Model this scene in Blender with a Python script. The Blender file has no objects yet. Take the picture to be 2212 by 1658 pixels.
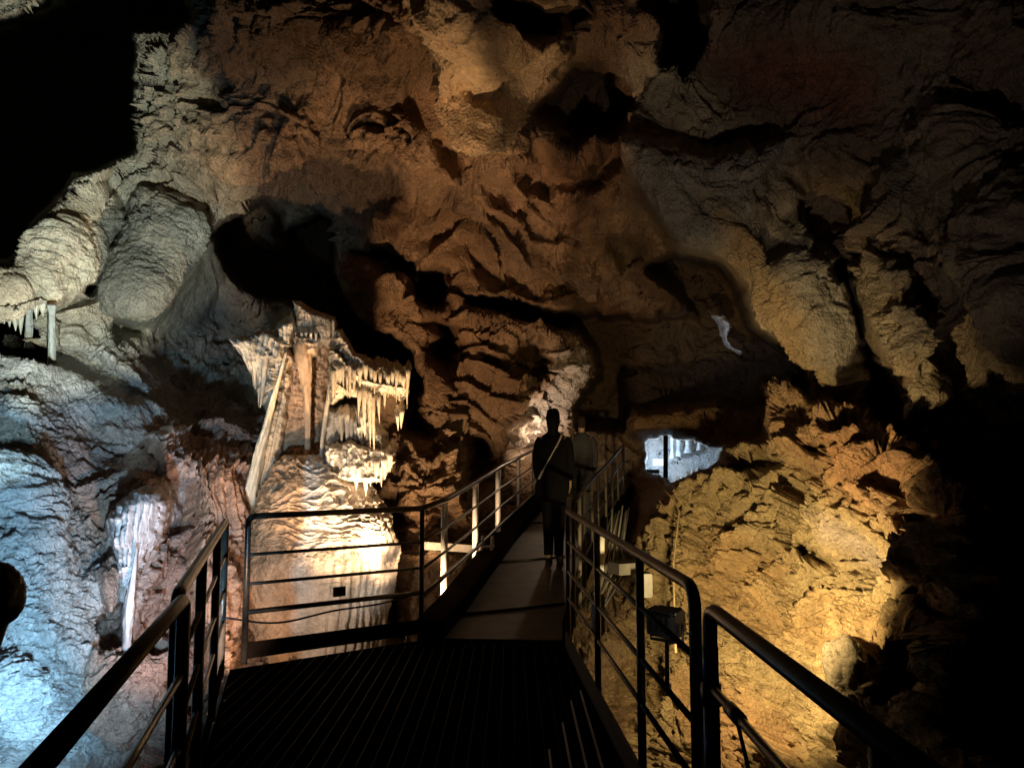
import bpy, bmesh, math, random
import numpy as np
from mathutils import Vector, Matrix
random.seed(7); np.random.seed(7)
SC = bpy.context.scene

# ------------------------------------------------------------------ camera, world, exposure
CW, CH, FPX = 2212.0, 1658.0, 1620.0          # units in which the photograph was measured
EYE = Vector((0.0, 0.0, 1.6))
PITCH = math.radians(5.1)
cam_d = bpy.data.cameras.new('camera'); cam = bpy.data.objects.new('camera', cam_d)
SC.collection.objects.link(cam); SC.camera = cam
cam.location = EYE; cam.rotation_euler = (math.pi/2 + PITCH, 0, 0)
cam_d.sensor_width = 36.0; cam_d.lens = FPX/CW*36.0; cam_d.clip_start = 0.05; cam_d.clip_end = 300

w = bpy.data.worlds.new('World'); SC.world = w; w.use_nodes = True
wn = w.node_tree
bg = wn.nodes['Background']; bg.inputs[0].default_value = (0.9, 0.75, 0.6, 1); bg.inputs[1].default_value = 0.0006

SC.view_settings.view_transform = 'Standard'; SC.view_settings.look = 'None'
SC.view_settings.exposure = 0; SC.view_settings.gamma = 1
SC.cycles.max_bounces = 5; SC.cycles.diffuse_bounces = 3; SC.cycles.glossy_bounces = 2
SC.cycles.use_denoising = True
SC.cycles.sample_clamp_indirect = 3.0

def ray(x, y):
    xc = (x-CW/2)/FPX; yc = (CH/2-y)/FPX
    c, s = math.cos(PITCH), math.sin(PITCH)
    return Vector((xc, c - s*yc, s + c*yc))
def P(x, y, Y):
    """point seen towards (x, y) at Y metres in front of the eye"""
    d = ray(x, y); return EYE + d*(Y/d.y)
def G(x, y, z):
    """point seen towards (x, y) lying at height z"""
    d = ray(x, y); return EYE + d*((z-EYE.z)/d.z)

# ------------------------------------------------------------------ lamps of the cave (most unseen and without housing, several added to lift dark areas)
LAMPS = []
def spot(name, loc, tgt, col, watt, deg, blend=0.6, size=0.06):
    l = bpy.data.lights.new(name, 'SPOT'); l.energy = watt; l.color = col
    l.spot_size = math.radians(deg); l.spot_blend = blend; l.shadow_soft_size = size
    o = bpy.data.objects.new(name, l); SC.collection.objects.link(o)
    loc = Vector(loc); tgt = Vector(tgt); o.location = loc
    o.rotation_euler = (tgt-loc).to_track_quat('-Z', 'Y').to_euler()
    LAMPS.append((loc, tgt)); return o
#LIGHTS_BEGIN
spot('light_dome_white', P(872, 1330, 8.3), P(735, 1110, 9.0), (1.0, .88, .76), 11, 120)
spot('light_column_cream', P(500, 1450, 6.15), P(690, 780, 9.4), (1.0, .76, .54), 470, 54, .8)
spot('light_pink_mass', P(430, 1590, 4.5), P(400, 1150, 7.6), (1.0, .70, .56), 300, 54)
spot('light_blue_wall', (-2.0, 3.8, .25), P(0, 1100, 6.4), (.34, .66, 1.0), 900, 92, .8)
spot('light_dome_warm', P(548, 1500, 6.7), P(650, 1200, 8.8), (1.0, .70, .50), 70, 84)
spot('light_blue_slope', P(-160, 1010, 5.4), P(170, 800, 8.9), (.55, .84, 1.0), 130, 60)
spot('light_left_vault', (-2.15, 3.8, .8), P(150, 410, 10.3), (.95, .96, .74), 2300, 35, .35)
spot('light_ceiling_warm', (-0.98, 7.45, -0.6), P(740, 260, 9.8), (1.0, .64, .35), 800, 88)
spot('light_ceiling_block', (-0.98, 7.5, -0.6), P(1065, 120, 7.0), (1.0, .70, .42), 330, 24, .25)  # extra unseen spot, added to make the hanging block stand out
spot('light_back_wall', (-0.95, 7.9, -0.6), P(960, 560, 12.5), (1.0, .62, .34), 850, 64, .5)
spot('light_ramp_posts', P(900, 1350, 7.7), P(1040, 1110, 9.0), (.95, .96, 1.0), 22, 50)  # small unseen spot added to whiten the ramp posts
spot('light_tunnel', P(1192, 962, 13.5), P(1150, 900, 14.4), (1.0, .76, .54), 70, 150)
spot('light_ramp', P(1215, 905, 12.6), P(1130, 1180, 9.2), (1.0, .74, .50), 26, 38)  # second unseen spot, added to brighten the ramp sheet
spot('light_right_pillars', (1.05, 2.6, -0.5), P(1620, 420, 8.0), (1.0, .86, .70), 230, 56, .9)  # unseen spot added to lift the right pillars
spot('light_yellow_wall', P(1500, 1300, 5.4), P(1680, 1240, 7.6), (1.0, .74, .34), 440, 108, .5)
spot('light_far_blue', P(1412, 992, 17.2), P(1490, 1000, 18.6), (.60, .80, 1.0), 80, 160)
spot('light_far_patch', P(1560, 800, 15.3), P(1565, 720, 16.6), (.68, .80, 1.0), 14, 90)
#LIGHTS_END

# ------------------------------------------------------------------ numpy noise
def _hash(ix, iy, iz, seed):
    h = (ix.astype(np.int64)*374761393 + iy.astype(np.int64)*668265263 + iz.astype(np.int64)*2147483647 + seed*974634777) & 0xffffffff
    h = ((h ^ (h >> 13))*1274126177) & 0xffffffff
    h = ((h ^ (h >> 16))*2246822519) & 0xffffffff
    return h ^ (h >> 15)
_A = np.random.RandomState(3).normal(size=(256, 3)); _A /= np.linalg.norm(_A, axis=1)[:, None]; _A = _A.astype(np.float32)
def perlin(p, seed=0):
    p = p.astype(np.float32); i = np.floor(p); f = p-i; i = i.astype(np.int64)
    u = f*f*f*(f*(f*6-15)+10)
    out = 0
    for dx in (0, 1):
        wx = u[:, 0] if dx else 1-u[:, 0]
        for dy in (0, 1):
            wy = u[:, 1] if dy else 1-u[:, 1]
            for dz in (0, 1):
                wz = u[:, 2] if dz else 1-u[:, 2]
                g = _A[_hash(i[:, 0]+dx, i[:, 1]+dy, i[:, 2]+dz, seed) & 255]
                out = out + wx*wy*wz*(g[:, 0]*(f[:, 0]-dx)+g[:, 1]*(f[:, 1]-dy)+g[:, 2]*(f[:, 2]-dz))
    return out*1.6
def fbm(p, octs=4, seed=0, gain=0.5, lac=2.03):
    a, s, out = 1.0, 1.0, 0
    for k in range(octs):
        out = out + a*perlin(p*s + 17.3*k, seed+k); a *= gain; s *= lac
    return out
def ridged(p, octs=4, seed=0, gain=0.5, lac=2.1):
    a, s, out, n = 1.0, 1.0, 0, 0
    for k in range(octs):
        out = out + a*(1-2*np.abs(perlin(p*s + 11.1*k, seed+k))); n += a; a *= gain; s *= lac
    return out/n
def worley(p, seed=0):
    p = p.astype(np.float32); i = np.floor(p).astype(np.int64); f = p-np.floor(p)
    b1 = np.full(len(p), 9.0, np.float32); b2 = b1.copy()
    for dx in (-1, 0, 1):
        for dy in (-1, 0, 1):
            for dz in (-1, 0, 1):
                h = _hash(i[:, 0]+dx, i[:, 1]+dy, i[:, 2]+dz, seed)
                ox = (h & 1023)/1023.0; oy = ((h >> 10) & 1023)/1023.0; oz = ((h >> 20) & 1023)/1023.0
                d = (dx+ox-f[:, 0])**2+(dy+oy-f[:, 1])**2+(dz+oz-f[:, 2])**2
                b2 = np.minimum(b2, np.maximum(b1, d)); b1 = np.minimum(b1, d)
    return np.sqrt(b1), np.sqrt(b2)

def facet(p, seed=0):
    """broken rock: every cell is a tilted plane with its own offset"""
    p = p.astype(np.float32); i = np.floor(p).astype(np.int64); f = p-np.floor(p)
    best = np.full(len(p), 9.0, np.float32); val = np.zeros(len(p), np.float32)
    for dx in (-1, 0, 1):
        for dy in (-1, 0, 1):
            for dz in (-1, 0, 1):
                h = _hash(i[:, 0]+dx, i[:, 1]+dy, i[:, 2]+dz, seed)
                o = np.stack([dx+(h & 1023)/1023.0, dy+((h >> 10) & 1023)/1023.0, dz+((h >> 20) & 1023)/1023.0], 1)-f
                d = (o*o).sum(1); m = d < best; best = np.where(m, d, best)
                n = _A[(h >> 5) & 255]; val = np.where(m, (o*n).sum(1)+((h >> 3) & 255)/255.0*.5-.25, val)
    return val

# ------------------------------------------------------------------ materials
def new_mat(name):
    m = bpy.data.materials.new(name); m.use_nodes = True
    nt = m.node_tree; nt.nodes.clear()
    out = nt.nodes.new('ShaderNodeOutputMaterial'); b = nt.nodes.new('ShaderNodeBsdfPrincipled')
    nt.links.new(b.outputs[0], out.inputs[0]); return m, nt, b
def rock_mat(name, rough=0.62, bump=0.5, scale=1.0, spec=0.5, streak=1.0, fine=60, tint=(1, 1, 1)):
    m, nt, b = new_mat(name); N, L = nt.nodes.new, nt.links.new
    tc = N('ShaderNodeTexCoord'); mp = N('ShaderNodeMapping'); mp.inputs['Scale'].default_value = (scale, scale, scale/streak)
    L(tc.outputs['Object'], mp.inputs[0])
    at = N('ShaderNodeAttribute'); at.attribute_name = 'col'
    n1 = N('ShaderNodeTexNoise'); n1.inputs['Scale'].default_value = 7; n1.inputs['Detail'].default_value = 8; n1.inputs['Roughness'].default_value = .62
    n2 = N('ShaderNodeTexNoise'); n2.inputs['Scale'].default_value = fine*.45; n2.inputs['Detail'].default_value = 5; n2.inputs['Roughness'].default_value = .65
    v = N('ShaderNodeTexVoronoi'); v.inputs['Scale'].default_value = fine*.5; v.feature = 'F1'
    for n in (n1, n2, v): L(mp.outputs[0], n.inputs['Vector'])
    r = N('ShaderNodeMapRange'); r.inputs[1].default_value = .25; r.inputs[2].default_value = .75; r.inputs[3].default_value = .62; r.inputs[4].default_value = 1.3
    L(n1.outputs[0], r.inputs[0])
    r2 = N('ShaderNodeMapRange'); r2.inputs[1].default_value = .3; r2.inputs[2].default_value = .7; r2.inputs[3].default_value = .8; r2.inputs[4].default_value = 1.15
    L(n2.outputs[0], r2.inputs[0])
    mu = N('ShaderNodeMath'); mu.operation = 'MULTIPLY'; L(r.outputs[0], mu.inputs[0]); L(r2.outputs[0], mu.inputs[1])
    vm = N('ShaderNodeVectorMath'); vm.operation = 'SCALE'; L(at.outputs['Color'], vm.inputs[0]); L(mu.outputs[0], vm.inputs['Scale'])
    vt = N('ShaderNodeVectorMath'); vt.operation = 'MULTIPLY'; vt.inputs[1].default_value = tint; L(vm.outputs[0], vt.inputs[0])
    L(vt.outputs[0], b.inputs['Base Color'])
    b.inputs['Roughness'].default_value = rough; b.inputs['Specular IOR Level'].default_value = spec
    rr = N('ShaderNodeMapRange'); rr.inputs[3].default_value = rough-.2; rr.inputs[4].default_value = rough+.2; L(n1.outputs[0], rr.inputs[0]); L(rr.outputs[0], b.inputs['Roughness'])
    ad = N('ShaderNodeMath'); ad.operation = 'MULTIPLY_ADD'; ad.inputs[1].default_value = .5; L(v.outputs['Distance'], ad.inputs[0]); L(n2.outputs[0], ad.inputs[2])
    bp = N('ShaderNodeBump'); bp.inputs['Strength'].default_value = bump; bp.inputs['Distance'].default_value = 0.05
    L(ad.outputs[0], bp.inputs['Height'])
    bp2 = N('ShaderNodeBump'); bp2.inputs['Strength'].default_value = bump; bp2.inputs['Distance'].default_value = 0.09
    L(n1.outputs[0], bp2.inputs['Height']); L(bp.outputs[0], bp2.inputs['Normal']); L(bp2.outputs[0], b.inputs['Normal'])
    return m
def plain_mat(name, col, rough=.5, metal=0.0, bump=0.0, var=.25, scale=14, spec=.5):
    m, nt, b = new_mat(name); N, L = nt.nodes.new, nt.links.new
    tc = N('ShaderNodeTexCoord'); n = N('ShaderNodeTexNoise'); n.inputs['Scale'].default_value = scale; n.inputs['Detail'].default_value = 6
    L(tc.outputs['Object'], n.inputs['Vector'])
    r = N('ShaderNodeMapRange'); r.inputs[1].default_value = .3; r.inputs[2].default_value = .7; r.inputs[3].default_value = 1-var; r.inputs[4].default_value = 1+var; L(n.outputs[0], r.inputs[0])
    vm = N('ShaderNodeVectorMath'); vm.operation = 'SCALE'; vm.inputs[0].default_value = col; L(r.outputs[0], vm.inputs['Scale']); L(vm.outputs[0], b.inputs['Base Color'])
    b.inputs['Roughness'].default_value = rough; b.inputs['Metallic'].default_value = metal; b.inputs['Specular IOR Level'].default_value = spec
    if bump:
        bp = N('ShaderNodeBump'); bp.inputs['Strength'].default_value = bump; bp.inputs['Distance'].default_value = .01; L(n.outputs[0], bp.inputs['Height']); L(bp.outputs[0], b.inputs['Normal'])
    return m
def glow_mat(name, col, s):
    m, nt, b = new_mat(name); b.inputs['Emission Color'].default_value = (*col, 1); b.inputs['Emission Strength'].default_value = s; b.inputs['Base Color'].default_value = (*col, 1); return m
M_ROCK = rock_mat('cave_limestone', .60, .85)
M_WET = rock_mat('wet_flowstone', .42, .45, fine=50)
M_CALC = rock_mat('calcite', .5, .3, streak=2.5, fine=70)
M_RAIL = plain_mat('dark_painted_steel', (.07, .062, .05), .34, .35, .1, .35, 30)
M_GALV = plain_mat('galvanised_steel', (.5, .49, .46), .5, .3, .1, .2, 30)
M_DECK = plain_mat('deck_grating_steel', (.005, .0045, .004), .9, 0, .3, .4, 12, 0)
M_RAMP = plain_mat('ramp_sheet', (.062, .05, .038), .6, .0, .3, .6, 5)
M_TOE = plain_mat('dark_kick_plate', (.016, .012, .009), .8, 0, .2, .3, 8, .0)
M_BLACK = plain_mat('black_housing', (.012, .012, .012), .5)
M_BLUE = plain_mat('blue_lit_steel', (.05, .075, .24), .45, .2, .1, .25, 30)  # steel with the blue light on it put into the colour
M_RUBBER = plain_mat('cable_rubber', (.02, .019, .018), .55)

# ------------------------------------------------------------------ mesh helpers
def tag(o, label=None, cat=None, group=None, kind=None):
    if label: o['label'] = label
    if cat: o['category'] = cat
    if group: o['group'] = group
    if kind: o['kind'] = kind
    return o
def link(name, me, mat, parent=None, smooth=True):
    o = bpy.data.objects.new(name, me); SC.collection.objects.link(o)
    if mat: me.materials.append(mat)
    if smooth: me.polygons.foreach_set('use_smooth', np.ones(len(me.polygons), bool))
    if parent: o.parent = parent
    return o
def mesh_np(name, V, F, col=None, mat=None, parent=None, smooth=True):
    me = bpy.data.meshes.new(name)
    V = np.asarray(V, np.float32); F = np.asarray(F, np.int32); k = F.shape[1]
    me.vertices.add(len(V)); me.vertices.foreach_set('co', V.ravel())
    me.loops.add(F.size); me.loops.foreach_set('vertex_index', F.ravel())
    me.polygons.add(len(F)); me.polygons.foreach_set('loop_start', np.arange(0, F.size, k, dtype=np.int32))
    me.update(calc_edges=True)
    if col is not None:
        a = me.color_attributes.new('col', 'FLOAT_COLOR', 'POINT')
        c = np.ones((len(V), 4), np.float32); c[:, :3] = col; a.data.foreach_set('color', c.ravel())
    me.validate()
    return link(name, me, mat, parent, smooth)
def empty(name, loc=(0, 0, 0)):
    o = bpy.data.objects.new(name, None); SC.collection.objects.link(o); o.location = loc; o.empty_display_size = .2
    bpy.context.view_layer.update(); return o
def bm_obj(name, bm, mat, parent=None, smooth=True):
    me = bpy.data.meshes.new(name); bmesh.ops.recalc_face_normals(bm, faces=bm.faces); bm.to_mesh(me); bm.free()
    o = link(name, me, mat, None, smooth)
    if parent:
        o.parent = parent; o.matrix_parent_inverse = Matrix.Translation(-parent.location)
    return o
def tube(bm, pts, r, n=10, closed_ends=True):
    """a round tube along points; r is one radius or one per point"""
    pts = [Vector(p) for p in pts]; rs = r if isinstance(r, (list, tuple)) else [r]*len(pts)
    rings = []; up = None
    for i, p in enumerate(pts):
        t = (pts[min(i+1, len(pts)-1)]-pts[max(i-1, 0)]).normalized()
        if up is None: up = Vector((0, 0, 1)) if abs(t.z) < .9 else Vector((0, 1, 0))
        a = t.cross(up).normalized(); up = a.cross(t).normalized()
        rings.append([bm.verts.new(p+(a*math.cos(2*math.pi*k/n)+up*math.sin(2*math.pi*k/n))*rs[i]) for k in range(n)])
    for A, B in zip(rings, rings[1:]):
        for k in range(n): bm.faces.new((A[k], A[(k+1) % n], B[(k+1) % n], B[k]))
    if closed_ends:
        bm.faces.new(rings[0][::-1]); bm.faces.new(rings[-1])
def box(bm, c, s, rot=None):
    c = Vector(c); q = []
    for dz in (-1, 1):
        for dx, dy in ((-1, -1), (1, -1), (1, 1), (-1, 1)):
            v = Vector((dx*s[0]/2, dy*s[1]/2, dz*s[2]/2))
            if rot: v = rot @ v
            q.append(bm.verts.new(c+v))
    for f in ((0, 3, 2, 1), (4, 5, 6, 7), (0, 1, 5, 4), (1, 2, 6, 5), (2, 3, 7, 6), (3, 0, 4, 7)): bm.faces.new([q[i] for i in f])
def arc(a, corner, b, r, n=6):
    """polyline a-corner-b with the corner rounded to radius about r"""
    a, c, b = Vector(a), Vector(corner), Vector(b)
    p0 = c+(a-c).normalized()*r; p2 = c+(b-c).normalized()*r
    return [a]+[p0*(1-t)**2+c*2*t*(1-t)+p2*t*t for t in [k/n for k in range(n+1)]]+[b]

# ------------------------------------------------------------------ the cave rock: a depth survey (polygons with metres) turned into displaced surfaces
MS = 6.0; MX0, MX1, MY0, MY1 = -620.0, 2840.0, -520.0, 2300.0
mx = np.arange(MX0, MX1+1, MS); my = np.arange(MY0, MY1+1, MS)
GX, GY = np.meshgrid(mx, my)
def inside(poly, X, Y):
    poly = np.asarray(poly, float); r = np.zeros(X.shape, bool); n = len(poly); j = n-1
    for i in range(n):
        xi, yi = poly[i]; xj, yj = poly[j]
        if yi != yj:
            r ^= ((yi > Y) != (yj > Y)) & (X < (xj-xi)*(Y-yi)/(yj-yi)+xi)
        j = i
    return r
def edge_dist(poly, X, Y):
    poly = np.asarray(poly, float); d = np.full(X.shape, 1e9)
    for a, b in zip(poly, np.roll(poly, -1, 0)):
        ab = b-a; t = np.clip(((X-a[0])*ab[0]+(Y-a[1])*ab[1])/(ab@ab+1e-9), 0, 1)
        d = np.minimum(d, (X-a[0]-t*ab[0])**2+(Y-a[1]-t*ab[1])**2)
    return np.sqrt(d)
def blur(m, r):
    r = r/MS
    if r < .3: return m
    k = np.arange(-int(3*r)-1, int(3*r)+2); g = np.exp(-k*k/(2*r*r)); g /= g.sum()
    q = len(k)//2
    m = np.pad(m, q, mode='edge')
    m = np.apply_along_axis(lambda v: np.convolve(v, g, 'valid'), 0, m)
    return np.apply_along_axis(lambda v: np.convolve(v, g, 'valid'), 1, m)
def wob(seed, amp, f=.012):
    q = np.stack([GX.ravel()*f, GY.ravel()*f, np.full(GX.size, 3.3)], 1)
    return (amp*fbm(q, 4, seed)).reshape(GX.shape)
WX, WY = wob(40, 16)+wob(42, 7, .05), wob(50, 16)+wob(52, 7, .05)
def mask(poly, feather=8, wobble=1.0):
    m = inside(poly, GX+WX*wobble, GY+WY*wobble).astype(float)
    return blur(m, feather)
def sdf(poly, wobble=1.0):
    X, Y = GX+WX*wobble, GY+WY*wobble
    return np.where(inside(poly, X, Y), 1, -1)*edge_dist(poly, X, Y)

# base depth: metres forward of the eye at surveyed spots
CP = [(-500,-400,14),(300,-400,9),(900,-400,5.5),(1500,-400,5.5),(2212,-400,4.5),(2800,-400,4.5),
 (0,0,13),(300,0,11),(600,0,8.5),(900,0,8),(1100,0,7.4),(1300,0,8),(1600,0,7.8),(1900,0,6.8),(2212,0,6),(2800,0,5),
 (100,300,10.6),(350,300,11),(600,300,10),(900,300,9.6),(1100,300,9.2),(1300,300,10.5),(1500,300,9.4),(1800,300,8.2),(2100,300,6.9),(2800,300,5),
 (50,500,9.8),(300,500,11),(600,500,12.5),(900,500,12.6),(1200,500,13.2),(1450,500,12),(1700,500,9.2),(2000,500,7.4),(2212,500,6.4),
 (-500,700,8),(0,700,9),(300,700,10.6),(500,700,12),(750,700,12.3),(950,700,12.5),(1150,700,13.4),(1350,700,16),(1550,700,18),(1700,700,9.6),(2000,700,7.4),(2212,700,6.2),(2800,700,5),
 (-500,900,6),(0,900,7.6),(250,900,8.8),(450,900,10.2),(700,900,11.4),(900,900,12),(1100,900,13.4),(1200,900,14.6),(1400,900,17),(1650,900,11.5),(1800,900,9.5),(2000,900,7.6),(2212,900,7),
 (0,1100,6.6),(250,1100,7.7),(450,1100,9.2),(700,1100,11.2),(900,1100,11.4),(1000,1100,12),(1130,1050,15),(1250,1050,16),(1350,1020,16.5),(1400,1100,13),(1600,1100,9.6),(1800,1100,8),(2000,1100,6.6),(2212,1100,6.5),(2800,1100,6),
 (-500,1300,4.5),(0,1300,5.7),(250,1300,6.9),(400,1300,8),(600,1300,10),(900,1300,10.6),(1000,1250,11.5),(1150,1200,13.5),(1300,1200,13),(1400,1300,9),(1600,1300,7.8),(1800,1300,6.6),(2000,1300,5.8),(2212,1300,5.6),
 (0,1500,5.2),(250,1500,6.2),(400,1500,7.2),(700,1500,8.6),(1000,1500,9),(1300,1500,9),(1500,1500,7.4),(1700,1500,6.4),(1900,1500,5.6),(2212,1500,5.4),
 (-500,1900,4),(0,1800,4.6),(400,1800,6.4),(800,1800,8),(1300,1800,8),(1600,1800,6.4),(2000,1800,5.2),(2800,1900,5),
 (-500,2300,3.6),(1000,2300,7.5),(2000,2300,4.8),(2800,2300,4.6)]
cp = np.array(CP, float)
num = np.zeros(GX.shape); den = np.zeros(GX.shape)
for x, y, d in cp:
    q = ((GX-x)**2+(GY-y)**2+60**2)**-1.8
    num += q*d; den += q
D = blur(num/den, 22)
def plane(d, x0=0, y0=0, gx=0, gy=0): return d+gx*(GX-x0)+gy*(GY-y0)
def put(poly, d, feather=8, wobble=1.0):
    global D
    m = mask(poly, feather, wobble); D = D*(1-m)+d*m
def push(poly, dd, feather=12, wobble=1.0):
    global D
    D = D+dd*mask(poly, feather, wobble)
def bulge(poly, dd, ew, wobble=1.0):
    """stand forward by dd metres with a rounded rim ew wide"""
    global D
    t = np.clip(sdf(poly, wobble)/ew, 0, 1); D = D-dd*np.sqrt(1-(1-t)**2)

# great voids and passages, some carved where only shade falls
TLVOID = [(-620,-520),(380,-520),(395,0),(410,40),(375,62),(285,68),(290,120),(280,160),(290,230),(288,320),(255,340),(200,368),(150,372),(135,400),(98,440),(65,480),(50,530),(20,555),(0,560),(-620,720)]
put(TLVOID, 48.0, 3, .35)
put([(-620,-520),(110,-520),(108,0),(75,15),(42,42),(0,58),(-620,300)], 9.5, 4, .4)
SHADOW_HOLE = [(462,505),(500,475),(540,450),(570,433),(603,465),(618,500),(640,480),(690,460),(718,480),(722,580),(740,640),(775,700),(840,725),(885,770),(905,830),(890,880),(860,800),(800,780),(735,735),(725,690),(640,655),(560,640),(500,600),(475,555)]
push([(380,660),(470,540),(620,600),(640,700),(560,760),(600,900),(420,905),(350,800),(320,730)], 1.8, 22)  # shaded stretch of continuing rock, carved back as a recess
put(SHADOW_HOLE, 21.0, 4, .6)  # column's shadow on the ceiling, carved as a deep hole
VOID = [(1400,575),(1470,545),(1560,565),(1600,640),(1615,700),(1680,740),(1740,790),(1740,845),(1650,820),(1640,880),(1640,915),(1400,935),(1260,930),(1250,880),(1300,800),(1280,740),(1230,705),(1150,690),(1040,660),(1010,645),(1080,650),(1250,680),(1450,690),(1500,680),(1440,620)]
put(VOID, plane(19.5, 1500, 700, -.004, -.002), 4, .8)
for q, dd in (([(885,615),(972,600),(982,640),(950,665),(905,650)], 4), ([(930,700),(975,690),(988,740),(962,805),(928,790),(945,740)], 4),
              ([(1095,775),(1160,740),(1185,800),(1140,815)], 3), ([(1000,955),(1048,958),(1036,1000),(1015,1065),(998,1060),(1010,990)], 2.5),
              ([(750,535),(830,545),(905,575),(885,605),(800,572)], 2.5), ([(965,285),(992,288),(1012,360),(1105,400),(1092,430),(1040,428),(985,385)], 1.3),
              ([(1165,245),(1215,205),(1225,165),(1290,135),(1345,175),(1370,215),(1335,250),(1320,300),(1275,295),(1240,330),(1200,275)], 3), ([(1110,375),(1150,315),(1200,372),(1262,390),(1322,300),(1345,340),(1292,402),(1200,412),(1140,402)], 2),
              ([(1075,5),(1110,-10),(1190,28),(1275,32),(1290,52),(1190,62),(1100,72),(1080,45)], 4), ([(1380,-80),(1500,-80),(1508,130),(1470,155),(1425,100)], 5),
              ([(880,830),(905,900),(900,960),(872,900)], 3), ([(1050,575),(1150,600),(1260,615),(1250,632),(1130,622),(1040,592)], 1.2),
              ([(165,645),(180,622),(206,638),(214,658)], 2.5),
              ([(225,688),(290,700),(300,735),(240,722)], 2.0), ([(100,745),(125,738),(215,795),(290,825),(380,872),(300,862),(240,850),(180,832),(110,792)], 1.1),
              ([(850,930),(920,925),(960,950),(900,965)], 1.6), ([(1330,480),(1400,560),(1360,570),(1310,520)], 1.5), ([(820,1110),(850,1100),(858,1200),(840,1290),(830,1340),(812,1330),(838,1200)], 2.5)):
    push(q, dd*.7, 11, 1.6)  # holes, plus a groove carved for the slope's shadow band
put([(-620,690),(0,682),(45,692),(60,668),(92,655),(104,680),(106,780),(50,772),(0,765),(-620,770)], 15.0, 3, .3)

# masses standing forward
bulge([(868,-300),(885,0),(930,100),(950,200),(985,292),(1040,310),(1100,306),(1140,262),(1180,210),(1238,160),(1244,80),(1280,30),(1300,-300)], 1.9, 34, .7)
bulge([(1345,120),(1420,90),(1500,150),(1560,230),(1690,245),(1560,292),(1500,322),(1430,310),(1370,275)], .3, 90)
TONGUE = [(290,318),(228,395),(262,440),(272,482),(240,545),(210,590),(172,640),(140,664),(110,668),(60,676),(0,684),(-620,780),(-620,640),(0,560),(50,530),(65,480),(98,440),(150,372)]
bulge(TONGUE, .45, 34, .5)  # right edge is a light edge, shaped as a depth step
bulge([(275,455),(330,405),(430,445),(470,520),(482,600),(447,668),(412,710),(330,714),(252,700),(215,684),(205,645),(240,570)], .6, 60, .5)
PIL1 = [(1335,290),(1520,330),(1720,290),(1735,450),(1800,560),(1838,700),(1862,800),(1882,888),(1842,885),(1795,832),(1742,786),(1682,736),(1620,700),(1598,620),(1560,565),(1470,548),(1410,470),(1368,370)]
put(PIL1, plane(9.0, 1500, 400, -.0016, .0006), 7, .5); bulge(PIL1, .45, 120, .5)
PIL2 = [(1818,565),(1905,550),(1970,600),(2015,720),(2035,835),(1995,905),(1950,872),(1900,800),(1858,680)]
put([(1800,560),(1832,575),(1865,680),(1905,800),(1955,872),(2010,965),(2060,1030),(1960,950),(1885,890),(1862,800),(1838,690)], 9.4, 9, .5)
bulge(PIL2, .55, 60, .5)
push([(1690,330),(1724,295),(1722,450),(1694,555),(1658,565),(1690,430)], .4, 14)
YEL = [(1640,930),(1655,822),(1722,812),(1735,862),(1790,862),(1850,878),(1885,892),(1935,950),(2005,1002),(2080,1050),(2150,1100),(2110,1180),(2085,1280),(2062,1340),(2052,1440),(2022,1500),(2100,1800),(2100,2300),(1300,2300),(1345,1500),(1362,1110),(1440,1052),(1500,1026),(1560,1004),(1600,962)]
put([(2030,985),(2400,1000),(2840,950),(2840,2300),(1990,2300)], 11.0, 14)  # rock in the lamp's shadow, set deeper to stay black
put(YEL, np.maximum(plane(8.6, 1600, 1200, -.0066, -.0028), 3.6), 5, 1.2)
bulge(YEL, .5, 120)
put([(1365,880),(1500,870),(1650,880),(1650,940),(1600,962),(1560,966),(1420,944),(1370,945)], 12.5, 5)
WIN = [(1392,954),(1420,946),(1500,946),(1532,965),(1562,968),(1552,1000),(1500,1022),(1452,1046),(1440,1032),(1392,1012)]
put(WIN, 18.5, 2, .3)
for q, dd in (([(1905,1108),(1990,1118),(2062,1200),(2030,1212),(1950,1155)], .5), ([(1955,1228),(2030,1288),(2085,1335),(2000,1325),(1958,1282)], 1.0),
              ([(1880,1385),(1960,1378),(2002,1450),(1905,1565),(1872,1500)], 2.2), ([(1560,1010),(1640,985),(1690,1000),(1620,1030)], .8),
              ([(1760,960),(1800,968),(1790,985),(1755,978)], .7), ([(1700,1190),(1770,1180),(1800,1230),(1750,1225)], .5), ([(2085,1085),(2200,1180),(2160,1260),(2090,1240)], 3)):
    push(q, dd, 5)
PINK = [(150,955),(290,905),(370,872),(560,900),(556,1000),(530,1120),(512,1450),(340,1658),(340,2300),(150,2300),(170,1500),(198,1330),(238,1200),(178,1110),(130,1050)]
bulge(PINK, .12, 120)
FAN = [(232,1120),(250,1088),(300,1052),(345,1046),(372,1080),(358,1160),(322,1232),(294,1292),(286,1425),(262,1425),(264,1272),(244,1185)]

push([(203,1320),(266,1300),(272,1412),(216,1418),(200,1370)], .9, 5)
push([(800,1000),(900,960),(1010,1000),(1010,1340),(850,1380),(820,1200)], -.8, 40)

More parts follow.
